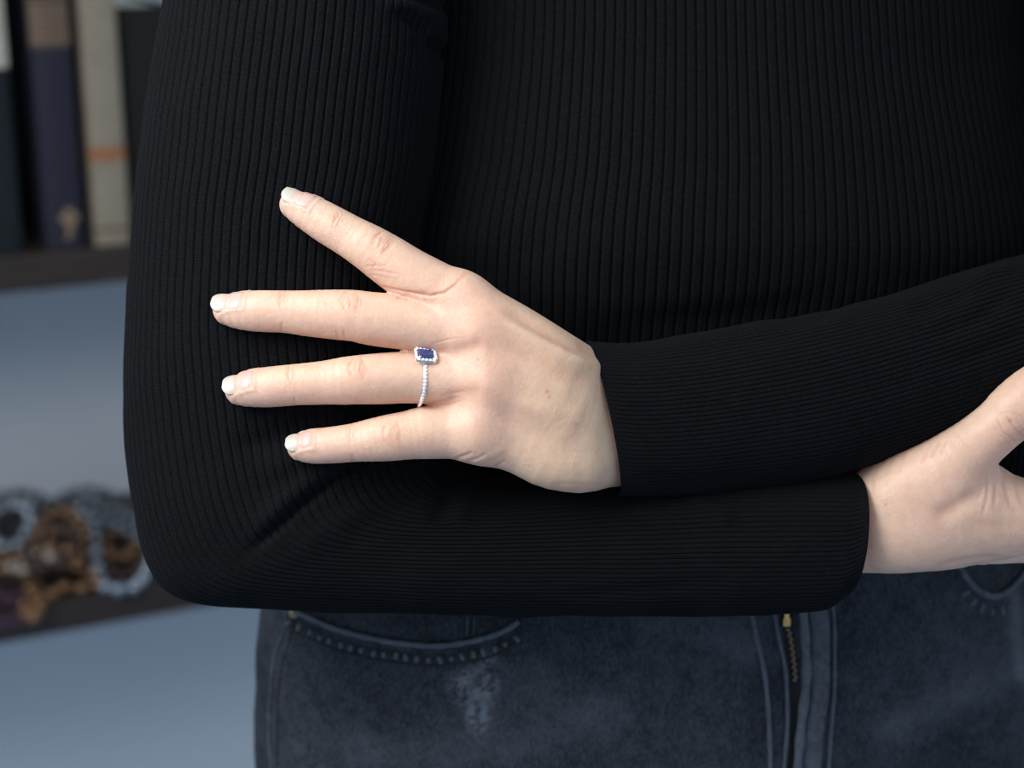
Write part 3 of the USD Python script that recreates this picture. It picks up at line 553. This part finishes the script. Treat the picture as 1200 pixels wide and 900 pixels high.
# ------------------------------------------------------------------ body mesh
person = thing('person', 'person in a black ribbed sweater and faded black jeans standing with folded arms', 'person', tuple(W(np.array([62.0, 0, -150])) * [1, 1, 0]))
O_P = W(np.array([62.0, 0, -150])) * [1, 1, 0]
def PW(v): return W(v) - O_P                # body frame -> the person's own frame
def arm_chain(rows, k0, k1, fac):
    q = np.array(rows)[k0:k1]; T, B = P(q[:, 0], q[:, 1], q[:, 4]), P(q[:, 2], q[:, 3], q[:, 4])
    return (T + B) / 2, np.minimum(np.linalg.norm(T - B, axis=1) / 2, q[:, 5]) * fac
CA = [arm_chain(SL_R, 0, len(SL_R) - 2, 0.68), arm_chain(SL_L, 0, len(SL_L) - 2, 0.68)]
def col(pts): a = np.array(pts, float); return a[:, :3], a[:, 3]
CB = [col([(0, 265, -125, 48), (20, 150, -155, 66), (30, 30, -170, 70), (30, -80, -195, 66), (0, -200, -226, 78), (-15, -330, -258, 76), (-20, -620, -330, 56), (-15, -1000, -450, 38)]),
      col([(135, 265, -125, 48), (140, 150, -155, 66), (140, 30, -170, 70), (140, -80, -195, 66), (155, -200, -226, 78), (160, -330, -258, 76), (150, -620, -335, 56), (150, -1000, -450, 38)]),
      col([(72, 255, -125, 50), (74, 330, -105, 46), (74, 380, -85, 45)])]
def f_core(p):
    f = d_chain(p, CA[0], 400.0)
    f = smin(f, d_chain(p, CA[1], 400.0), 6.0)
    for c in CB: f = smin(f, d_chain(p, c, 400.0), 24.0)
    return f
vb, fb = surface_nets(f_core, (-190, -1080, -510), (330, 440, 20), 7.0)
def manif(v, f): return manifold3d.Manifold(manifold3d.Mesh(np.asarray(v, np.float32), np.asarray(f, np.uint32)))
try:
    parts = [manif(v_left, f_l), manif(v_right, f_r), manif(vb, fb)]
    parts = [x if x.volume() > 0 else None for x in parts]
    bm = manifold3d.Manifold.batch_boolean(parts, manifold3d.OpType.Add); mm = bm.to_mesh()
    bv_, bf_ = np.array(mm.vert_properties[:, :3], float), np.array(mm.tri_verts)
    if len(bv_) < 1000: raise ValueError('empty')
except Exception as ex:
    print('union fell back:', ex)
    bv_ = np.vstack([v_left, v_right, vb]); bf_ = np.vstack([f_l, f_r + len(v_left), fb + len(v_left) + len(v_right)])
tree = cKDTree(np.vstack([v_left, v_right])); dd_, ii_ = tree.query(bv_, distance_upper_bound=0.5)
redall = np.concatenate([red_left, red_right, [0.0]]); red = redall[np.minimum(ii_, len(redall) - 1)]
bpx, bpy = PX(bv_)
base = np.array([0.69, 0.45, 0.335]); redc = np.array([0.56, 0.27, 0.19]); pink = np.array([0.70, 0.435, 0.35]); olive = np.array([0.67, 0.455, 0.31])
w1 = np.clip(red, 0, 1)[:, None] * 0.75
tipw = np.zeros(len(bv_))
for i in range(4):
    c, r = C_F[i]; d = np.linalg.norm(bv_ - c[1], axis=1); tipw = np.maximum(tipw, np.exp(-(d / 13) ** 2))
back = (sstep(560, 640, bpx) * sstep(740, 700, bpx))[:, None]
blot = meshkit.fbm(bv_ / 9.0, 3, 3)[:, None]
tint = base + (olive - base) * back * 0.8
tint = tint * (1 - 0.75 * tipw[:, None]) + pink * 0.75 * tipw[:, None]
tint = tint * (0.93 + 0.14 * blot) ; tint = tint * (1 - w1) + redc * w1
for (mx, my, mr) in ((641, 459, 2.4), (644, 465, 1.6), (466, 349, 1.8), (476, 350, 1.4), (497, 350, 1.4), (1184, 493, 2.2), (1038, 591, 1.6), (560, 421, 1.2), (675, 497, 1.4), (1022, 640, 1.2)):
    k = np.exp(-(np.hypot(bpx - mx, bpy - my) / mr) ** 2)[:, None] * 0.6; tint = tint * (1 - k) + np.array([0.36, 0.17, 0.09]) * k
obj('body', (PW(bv_), bf_), 'skin', person, smooth=True, color={'skin_tint': tint}, label='bare hands with fair skin, the near one wearing a ring')

# nails
for i, (o, A, N, L, w, ln, r) in enumerate(NP):
    ns, nt = 28, 17
    s0 = 0.3; s = np.linspace(s0, ln + s0, ns); t = np.linspace(-1, 1, nt)
    Sg, Tg = np.meshgrid(s, t, indexing='ij')
    cc, rr = NAILS[i][4]
    # finger radius and axis height at each station
    axs = -((cc - o) @ A); order = np.argsort(axs); rad = np.interp(Sg, axs[order][:6], rr[order][:6]); hgt = np.interp(Sg, axs[order][:6], ((cc - o) @ N)[order][:6]); lat = np.interp(Sg, axs[order][:6], ((cc - o) @ L)[order][:6])
    rad = np.maximum(rad, np.interp(6.0, axs[order], rr[order])) * 1.0
    wf = w / 2 * np.where(Sg > ln + s0 - 3.2, np.sqrt(np.clip(1 - ((Sg - (ln + s0 - 3.2)) / 3.35) ** 2, 0.02, 1)), 1.0) * np.where(Sg < s0 + 3.4, np.sqrt(np.clip(1 - ((s0 + 3.4 - Sg) / 3.75) ** 2, 0.05, 1)), 1)
    x = Tg * wf; ht = hgt + np.sqrt(np.maximum((rad * 1.0) ** 2 - (x * 0.93) ** 2, 0.5)) - 0.12 - 0.022 * np.maximum(6 - Sg, 0) ** 2 - 0.55 * sstep(ln - 2.4, ln + s0, Sg) - 0.22 * np.abs(Tg) ** 6 * sstep(3.5, 5.5, Sg)
    top = o - Sg[..., None] * A + (x + lat)[..., None] * L + (ht + 0.02)[..., None] * N
    bot = top - 0.4 * N
    V = np.vstack([top.reshape(-1, 3), bot.reshape(-1, 3)]); k = ns * nt
    ii, jj = np.meshgrid(np.arange(ns - 1), np.arange(nt - 1), indexing='ij'); q = np.stack([ii * nt + jj, (ii + 1) * nt + jj, (ii + 1) * nt + jj + 1, ii * nt + jj + 1], -1).reshape(-1, 4)
    rim = np.concatenate([np.arange(nt), np.arange(1, ns) * nt + nt - 1, (ns - 1) * nt + np.arange(nt - 2, -1, -1), np.arange(ns - 2, 0, -1) * nt])
    side = np.stack([rim, np.roll(rim, -1), np.roll(rim, -1) + k, rim + k], 1)
    Q = np.vstack([q, q[:, ::-1] + k, side])
    f3 = np.vstack([Q[:, [0, 1, 2]], Q[:, [0, 2, 3]]]); mesh = trimesh.Trimesh(V, f3, process=False)
    if mesh.volume < 0: mesh.invert()
    free = sstep(s0 + 4.5, s0 + 4.2, Sg - 0.7 * Tg ** 2).reshape(-1); lun = sstep(ln - 2.4, ln - 1.2, Sg).reshape(-1) * 0.25
    c_p, c_w, c_l = np.array([0.72, 0.45, 0.38]), np.array([0.54, 0.495, 0.41]), np.array([0.78, 0.60, 0.55])
    colr = c_p * (1 - free[:, None]) + c_w * free[:, None]; colr = colr * (1 - lun[:, None]) + c_l * lun[:, None]
    obj('fingernail', (PW(np.array(mesh.vertices)), np.array(mesh.faces)), 'nail', person, smooth=40 and True, color={'nail_tint': np.vstack([colr, colr])}, label='pale pink nail with white free edge')

# sweater
YT = np.concatenate([np.linspace(330, 175, 30), np.linspace(172, -10, 110), np.linspace(-15, -125, 20)])
NR = 200; SPR = 10; m = NR * SPR
g = trunk(TORSO, YT, m)
du = np.gradient(g, axis=0); dv = np.roll(g, -1, 1) - np.roll(g, 1, 1); nn = np.cross(du, dv); nn /= np.linalg.norm(nn, axis=2, keepdims=True) + 1e-9
if ((g - g.mean(1, keepdims=True)) * nn).sum(2).mean() < 0: nn = -nn
ph = (np.arange(m) / SPR) % 1; dd = np.minimum(ph, 1 - ph)
tpx, tpy = PX(g.reshape(-1, 3))
TF = [([(520, 330), (600, 300), (680, 270)], 30, 1.2), ([(700, 380), (850, 372), (1000, 345)], 16, 1.5)]
fo = fold_field(tpx, tpy, TF).reshape(g.shape[:2]) + (meshkit.fbm(g.reshape(-1, 3) / 45, 2, 9).reshape(g.shape[:2]) - 0.5) * 2.5
g = g + nn * (fo - 1.1 * np.exp(-(dd / 0.095) ** 2)[None])[..., None]
gc = close_col(g); uv = np.stack(np.broadcast_arrays(np.append(np.arange(m) / SPR, NR)[None], -YT[:, None]), -1).reshape(-1, 2)
sweater = obj('sweater', (PW(gc.reshape(-1, 3)), grid_faces(len(YT), m)), 'black_knit', person, smooth=True, uv=uv, label='black fine ribbed knit sweater')
for rows, n_, nr, amp, folds, lab in ((SL_R, 330, 92, 0.9, FOLD_R, 'sleeve bent at the elbow under the near hand'), (SL_L, 260, 100, 0.8, FOLD_L, 'sleeve of the arm that lies on top')):
    V, Q, uv, *_ = tube(rows, n_, nr, 10, amp, folds, True)
    obj('sleeve', (PW(V), Q), 'black_knit', sweater, smooth=True, uv=uv, label=lab)

# jeans
YJ = np.concatenate([np.linspace(-66, -205, 150), np.linspace(-210, -330, 16)]); mj = 760
g = trunk(HIPS, YJ, mj)
POCKET = np.array([(338, 640), (340, 715), (362, 724), (390, 736), (430, 747), (470, 754), (510, 757), (550, 752), (585, 742), (608, 728), (640, 640)], float)
POCKET_R = np.array([(1085, 600), (1122, 655), (1135, 680), (1150, 694), (1165, 699), (1180, 694), (1195, 680), (1212, 655), (1250, 600)], float)
jpx, jpy = PX(g.reshape(-1, 3)); front = (g[..., 2] > g[..., 2].mean(1, keepdims=True) + 5).reshape(-1)
import shapely
inside = np.zeros(len(jpx), bool)
for poly in (POCKET, POCKET_R): inside |= shapely.contains_xy(Polygon(poly), jpx, jpy)
inside &= front
zipslot = np.exp(-(np.abs(seg_dist(jpx, jpy, [(921, 690), (925, 740), (930, 795), (931, 860), (924, 960), (917, 1040)])) / 9) ** 4) * front
dz = -1.6 * inside - 2.6 * zipslot + front * ((meshkit.fbm(g.reshape(-1, 3) / 22, 3, 21) - 0.5) * 3.0)
for pts, w_, dep in (([(905, 740), (890, 800), (885, 880)], 10, 1.0), ([(985, 720), (1000, 800), (990, 900)], 10, 1.4), ([(1000, 760), (1010, 830)], 8, -1.2), ([(320, 800), (420, 860), (560, 880)], 20, 1.2), ([(1020, 700), (1060, 760), (1120, 790)], 16, 1.4), ([(1060, 850), (1150, 810), (1200, 790)], 18, -1.6), ([(700, 850), (800, 830)], 30, 1.0)):
    dz += front * fold_field(jpx, jpy, [(pts, w_, dep)])
du = np.gradient(g, axis=0); dv = np.roll(g, -1, 1) - np.roll(g, 1, 1); nn = np.cross(du, dv); nn /= np.linalg.norm(nn, axis=2, keepdims=True) + 1e-9
if ((g - g.mean(1, keepdims=True)) * nn).sum(2).mean() < 0: nn = -nn
g = g + nn * dz.reshape(g.shape[:2])[..., None]
wear = 0.13 + 0.30 * (meshkit.fbm(g.reshape(-1, 3) / 35, 4, 33) - 0.5)
nz = meshkit.fbm(np.stack([jpx / 9, jpy / 16, 0 * jpx], 1), 4, 40); nz2 = meshkit.fbm(np.stack([jpx / 3.2, jpy / 3.2, 0 * jpx], 1), 3, 41)
patch = np.maximum(np.exp(-(((jpx - 548) / 22) ** 2 + ((jpy - 805) / 24) ** 2) ** 2), np.exp(-(((jpx - 573) / 13) ** 2 + ((jpy - 795) / 32) ** 2) ** 2))
patch = np.maximum(patch, np.exp(-(((jpx - 560) / 14) ** 2 + ((jpy - 838) / 20) ** 2) ** 2))
wear += front * 0.95 * patch * sstep(0.33, 0.62, 0.55 * nz + 0.45 * nz2)
for pts, w_, a_ in (([(420, 880), (520, 885), (640, 860), (720, 830)], 26, 0.16), ([(760, 720), (820, 735), (870, 760)], 22, 0.16), ([(1050, 850), (1120, 815), (1200, 785)], 24, 0.22), ([(1190, 700), (1195, 790)], 9, 0.4), ([(310, 720), (305, 900)], 6, -0.06), ([(640, 800), (690, 840)], 25, 0.08)):
    wear += front * a_ * np.exp(-(seg_dist(jpx, jpy, pts) / w_) ** 2)
wear -= front * 0.12 * np.exp(-(seg_dist(jpx, jpy, POCKET[1:-1] + [0, 14]) / 5) ** 2)
wear -= front * 0.10 * np.exp(-(seg_dist(jpx, jpy, [(895, 800), (890, 880)]) / 16) ** 2)
wear = np.clip(wear, 0.02, 1.0); wearg = wear.reshape(g.shape[:2])
jeans = obj('jeans', (PW(close_col(g).reshape(-1, 3)), grid_faces(len(YJ), mj)), 'black_denim', person, smooth=True, color={'wear': close_col(wearg[..., None])[..., 0].reshape(-1)}, label='faded black denim jeans')
# trouser legs down to the floor
for sx, cl in ((-1, [(-30, -300, -250, 100), (-28, -500, -290, 82), (-22, -780, -380, 66), (-18, -1010, -452, 60)]), (1, [(178, -300, -252, 100), (156, -500, -292, 82), (154, -780, -382, 66), (152, -1010, -452, 60)])):
    a = np.array(cl, float); q = PchipInterpolator(np.arange(4), a, axis=0)(np.linspace(0, 3, 30))
    mesh = sweep(q[:, :3], np.stack([circ(r, 40) for r in q[:, 3]]), np.array([0, 0.3, 1.0]))
    obj('trouser_leg', (PW(np.array(mesh.vertices)), np.array(mesh.faces)), 'black_denim', jeans, smooth=True, color={'wear': np.full(len(mesh.vertices), 0.2)})
fv = g.reshape(-1, 3)[front]; fx, fy = PX(fv)
ZI = LinearNDInterpolator(np.stack([fx, fy], 1), fv[:, 2] )
smz = LinearNDInterpolator(np.stack([fx, fy], 1), np.maximum(fv[:, 2], fv[:, 2] - dz[front]))
def on_jeans(pts, n, lift=0.0, smooth_=True):
    q = smooth_curve(pts, n); z = (smz if smooth_ else ZI)(q[:, 0], q[:, 1]); z = np.where(np.isnan(z), np.nanmin(z), z)
    return P(q[:, 0], q[:, 1], z + lift)
def strip(name, pts, w_mm, h_mm, m, lift=0.0, n=70, parent=jeans, label=None, wr=None, vary=True):
    c = on_jeans(pts, n, lift); up = np.tile([0.0, 0.0, 1.0], (n, 1))
    wob = 1 + 0.12 * np.sin(np.arange(n) * 0.9) if vary else np.ones(n)
    prof = np.stack([circ(w_mm / 2 * k, 10, h_mm * k) for k in wob]); mesh = sweep(c, prof, up)
    V = np.array(mesh.vertices); kx, ky = PX(V)
    wv = (wr if wr is not None else 0.6) + 0.5 * (meshkit.fbm(V / 2.5, 3, 50) - 0.5)
    obj(name, (PW(V), np.array(mesh.faces)), m, parent, smooth=True, color={'wear': np.clip(wv, 0, 1)}, label=label)
def stitches(name, pts, m, gap_px, len_px, w=0.5, lift=0.7, across=False):
    q = smooth_curve(pts, 400); L = np.concatenate([[0], np.cumsum(np.hypot(*np.diff(q, axis=0).T))]); ms = []
    for s in np.arange(0, L[-1] - len_px, gap_px):
        a = [np.interp(s, L, q[:, k]) for k in (0, 1)]; b = [np.interp(s + len_px, L, q[:, k]) for k in (0, 1)]
        if across: d = np.array(b) - a; cN = np.array([-d[1], d[0]]); b = np.array(a) + cN
        jit = np.random.default_rng(int(s * 10)).uniform(-1.6, 1.6, 4) if across else np.zeros(4); a = np.array(a) + jit[:2]; b = np.array(b) + jit[2:]
        e = np.array([[a[0], a[1]], [(a[0] + b[0]) / 2, (a[1] + b[1]) / 2], [b[0], b[1]]]); z = smz(e[:, 0], e[:, 1])
        if np.isnan(z).any(): continue
        c = P(e[:, 0], e[:, 1], z + lift + np.array([-0.3, 0.25, -0.3])); ms.append(sweep(c, circ(w, 6, w * 0.8)))
    mesh = trimesh.util.concatenate(ms); obj(name, (PW(np.array(mesh.vertices)), np.array(mesh.faces)), m, jeans, smooth=True)
PO = POCKET[1:-1]; POR = POCKET_R[1:-1]
strip('pocket_edge', PO, 2.6, 0.9, 'black_denim', 0.2, 90, label='worn pale edge of the front pocket', wr=0.74)
strip('pocket_edge', POR, 3.0, 1.0, 'black_denim', 0.2, 60, wr=0.66, label='worn pale edge of the other front pocket')
stitches('pocket_stitching', PO + [0, 13], 'worn_denim', 13, 6.5, 1.2, -0.1, across=True)
stitches('pocket_stitching', PO + [-1, 24], 'dark_thread', 7, 5, 0.55)
stitches('pocket_stitching', POR[1:-1] + [0, 14], 'worn_denim', 11, 8, 1.1, -0.1, across=True)
strip('coin_pocket_seam', [(548, 690), (548, 722), (547, 746)], 1.0, 0.5, 'black_denim', -1.2, 24, wr=0.5)
strip('coin_pocket_seam', [(556, 690), (556, 722), (555, 744)], 0.8, 0.4, 'black_denim', -1.2, 24, wr=0.35)
strip('side_seam', [(338, 700), (333, 735), (322, 770), (317, 810), (315, 850), (318, 900), (324, 960), (330, 1040)], 1.5, 0.8, 'black_denim', 0.2, 60, wr=0.5)
stitches('side_stitching', [(345, 722), (339, 750), (330, 780), (325, 820), (324, 900)], 'dark_thread', 6, 4.2, 0.4)
strip('fly_seam', [(878, 700), (886, 745), (896, 790), (901, 840), (903, 900), (904, 960), (904, 1040)], 2.3, 0.9, 'black_denim', 0.2, 60, wr=0.62)
strip('fly_edge', [(905, 700), (912, 745), (921, 790), (923, 840), (919, 900), (914, 960), (908, 1040)], 2.0, 1.3, 'black_denim', 0.4, 60, wr=0.62)
strip('fly_facing', [(955, 695), (961, 740), (961, 800), (954, 860), (947, 950), (940, 1040)], 9.5, 1.2, 'black_denim', -0.1, 60, wr=0.52, vary=False, label='fly facing beside the zip')
strip('fly_edge', [(938, 695), (943, 740), (945, 790), (939, 850), (932, 940), (925, 1040)], 4.4, 2.0, 'black_denim', 0.6, 60, wr=0.74, label='pale worn edge of the fly')
strip('fly_seam', [(974, 695), (978, 740), (978, 800), (974, 860), (968, 950), (961, 1040)], 1.8, 1.1, 'black_denim', 0.5, 60, wr=0.62)
strip('zip_tape', [(921, 690), (925, 740), (931, 795), (931, 850), (925, 940), (917, 1040)], 6.0, 0.4, 'zip_tape', -2.2, 60, vary=False)
tm_ = []
q = smooth_curve([(924, 738), (929, 765), (932, 797)], 17)
for k, (x, y) in enumerate(q):
    z = float(smz(x, y)); b = tm(rbox([1.7, 0.9, 1.0], 0.25, 3)); b.apply_translation(P(x + (0.8 if k % 2 else -0.8), y, z - 0.9)); tm_.append(b)
mesh = trimesh.util.concatenate(tm_); obj('zip_teeth', (PW(np.array(mesh.vertices)), np.array(mesh.faces)), 'dull_brass', jeans, smooth=False)
z = float(smz(922, 730)); c = P(922, 729, z + 0.4); sl = [tm(rbox([4.2, 5.0, 1.6], 0.7)), shift(tm(rbox([1.8, 3.4, 1.2], 0.5)), [0.2, 0.6, 1.2]), shift(tm(rbox([2.6, 7.5, 0.8], 0.35)), [-0.2, 5.2, 1.4])]
mesh = trimesh.util.concatenate(sl); mesh.apply_scale(0.85); mesh.apply_translation(c); obj('zip_slider', (PW(np.array(mesh.vertices)), np.array(mesh.faces)), 'brass', jeans, label='brass zip slider')
z = float(smz(345, 718)); rv = trimesh.creation.revolve([[0, 1.6], [1.2, 1.5], [2.0, 1.0], [3.2, 0.9], [3.6, 0.4], [3.6, 0]], sections=20); rv.apply_scale(0.75); rv.apply_translation(P(344.5, 718, z + 0.2)); obj('pocket_rivet', (PW(np.array(rv.vertices)), np.array(rv.faces)), 'dull_brass', jeans, label='brass pocket rivet')
# shoes, out of the picture
for sx in (-18, 152):
    a = W(np.array([sx, -1000.0, -452])); sh = tm(rbox([0.085, 0.24, 0.07], 0.03)); sh.apply_translation([a[0] - O_P[0], a[1] - O_P[1] - 0.05, 0.036]); obj('shoe', sh, 'black_cloth', person)

# ------------------------------------------------------------------ the ring
c0, r0 = C_F[2]
k = np.argmin(np.abs(PX(c0)[0] - 493)); RC = P(492.5, 443.5, -12.2); RR = 10.55
axv = c0[k + 2] - c0[k - 2]; axv /= np.linalg.norm(axv)
e_up = np.array([0.07, 1.0, 0.0]); e_up /= np.linalg.norm(e_up); e_fr = np.array([0.24, 0, 0.97]); e_fr -= e_up * (e_fr @ e_up); e_fr /= np.linalg.norm(e_fr); e_ax = np.cross(e_up, e_fr)
ringp = thing('engagement_ring', 'white gold ring with a rectangular blue sapphire in a halo, worn on the ring finger', 'ring', tuple(W(RC)))
OR = W(RC)
def RWm(v): return W(RC + np.asarray(v)) - OR
def put(mesh, M, name, m, smooth=30, label=None):
    v = np.array(mesh.vertices) @ np.array(M[:3]) + M[3]      # rows: local x, y, z axes; origin
    obj(name, (RWm(v), np.array(mesh.faces)), m, ringp, smooth=smooth, label=label)
RA = math.radians(50)                                             # the head sits this far up from the viewer's side
def dirn(a): return math.sin(a) * e_up + math.cos(a) * e_fr
th = np.linspace(0, 2 * np.pi, 97)[:-1]
ringpts = np.array([RR * dirn(a) for a in th]); prof = np.array([(-0.7, -0.5), (0.7, -0.5), (0.85, 0.1), (0.55, 0.35), (-0.55, 0.35), (-0.85, 0.1)])
V = np.array([[RR * dirn(a) + x * e_ax + y * dirn(a) for x, y in prof] for a in th]); n_, m_ = V.shape[:2]
i, j = np.meshgrid(np.arange(n_), np.arange(m_), indexing='ij'); Q = np.stack([i * m_ + j, i * m_ + (j + 1) % m_, ((i + 1) % n_) * m_ + (j + 1) % m_, ((i + 1) % n_) * m_ + j], -1).reshape(-1, 4)
mesh = trimesh.Trimesh(V.reshape(-1, 3), np.vstack([Q[:, [0, 1, 2]], Q[:, [0, 2, 3]]]), process=False)
if mesh.volume < 0: mesh.invert()
obj('band', (RWm(np.array(mesh.vertices)), np.array(mesh.faces)), 'white_gold', ringp, label='white gold band')
def brilliant(r, n=8):
    a = np.arange(n) * 2 * np.pi / n; b = a + np.pi / n
    lay = [(0.55 * r, 0.42 * r, a), (0.88 * r, 0.2 * r, b), (r, 0.0, a), (0.55 * r, -0.4 * r, b)]
    pts = np.vstack([np.stack([q * np.cos(t), q * np.sin(t), np.full(n, z)], 1) for q, z, t in lay] + [[[0, 0, -0.8 * r]]])
    return trimesh.convex.convex_hull(pts)
BR = brilliant(0.74)
NB = 46
for kk in range(NB):
    a = RA + 2 * np.pi * kk / NB
    off = (a - RA + np.pi) % (2 * np.pi) - np.pi
    if abs(off) < 0.37 or abs(off) > 2.35: continue
    up = dirn(a); tg = np.cross(e_ax, up)
    put(BR, (e_ax, tg, up, (RR + 0.5) * up), 'diamond', 'diamond', smooth=False)
up = dirn(RA); tg = np.cross(up, e_ax); tg /= np.linalg.norm(tg)       # head frame: e_ax along the finger, tg across it
HX, HY, HZ = 3.25, 2.85, RR + 1.9
def rrect(hx, hy, rad, n=6):
    out = []
    for sx, sy, a0 in ((1, 1, 0), (-1, 1, 90), (-1, -1, 180), (1, -1, 270)):
        for a in np.radians(a0 + np.linspace(0, 90, n)): out.append((sx * (hx - rad) + rad * math.cos(a), sy * (hy - rad) + rad * math.sin(a)))
    return np.array(out)
outer, inner = Polygon(rrect(HX + 1.25, HY + 1.25, 1.6)), Polygon(rrect(HX - 0.1, HY - 0.1, 0.6))
pl = trimesh.creation.extrude_polygon(outer.difference(inner), 0.9, engine='earcut'); pl.apply_translation([0, 0, -0.7]); put(pl, (e_ax, tg, up, HZ * up), 'halo', 'white_gold', label='halo setting round the sapphire')
gal = [tm(manifold3d.Manifold.hull_points(np.vstack([np.c_[rrect(HX + 0.7, HY + 0.7, 1.2), np.full(24, -0.6)], np.c_[rrect(1.4, 1.6, 0.5), np.full(24, -2.3)]])))]
put(gal[0], (e_ax, tg, up, HZ * up), 'basket', 'white_gold')
ring_line = np.array(Polygon(rrect(HX + 0.58, HY + 0.58, 1.1)).exterior.coords); L = np.concatenate([[0], np.cumsum(np.hypot(*np.diff(ring_line, axis=0).T))]); nh = 18
for s in np.arange(nh) / nh * L[-1]:
    x, y = np.interp(s, L, ring_line[:, 0]), np.interp(s, L, ring_line[:, 1])
    put(BR, (e_ax, tg, up, HZ * up + x * e_ax + y * tg + 0.32 * up), 'diamond', 'diamond', smooth=False)
def oct_(hx, hy, c, z): return [(hx, hy - c, z), (hx - c, hy, z), (-hx + c, hy, z), (-hx, hy - c, z), (-hx, -hy + c, z), (-hx + c, -hy, z), (hx - c, -hy, z), (hx, -hy + c, z)]
gem = trimesh.convex.convex_hull(np.array(oct_(HX, HY, 0.9, 0.1) + oct_(HX * 0.86, HY * 0.84, 0.75, 0.75) + oct_(HX * 0.62, HY * 0.58, 0.5, 1.15) + oct_(HX * 0.8, HY * 0.8, 0.6, -0.8) + oct_(HX * 0.4, HY * 0.3, 0.2, -1.9)))
put(gem, (e_ax, tg, up, HZ * up), 'sapphire', 'sapphire', smooth=False, label='step cut blue sapphire')
for sx in (-1, 1):
    for sy in (-1, 1):
        pr = trimesh.creation.icosphere(2, 0.42); pr.apply_scale([1, 1, 1.2]); put(pr, (e_ax, tg, up, HZ * up + sx * (HX - 0.35) * e_ax + sy * (HY - 0.35) * tg + 0.5 * up), 'prong', 'white_gold', smooth=True)
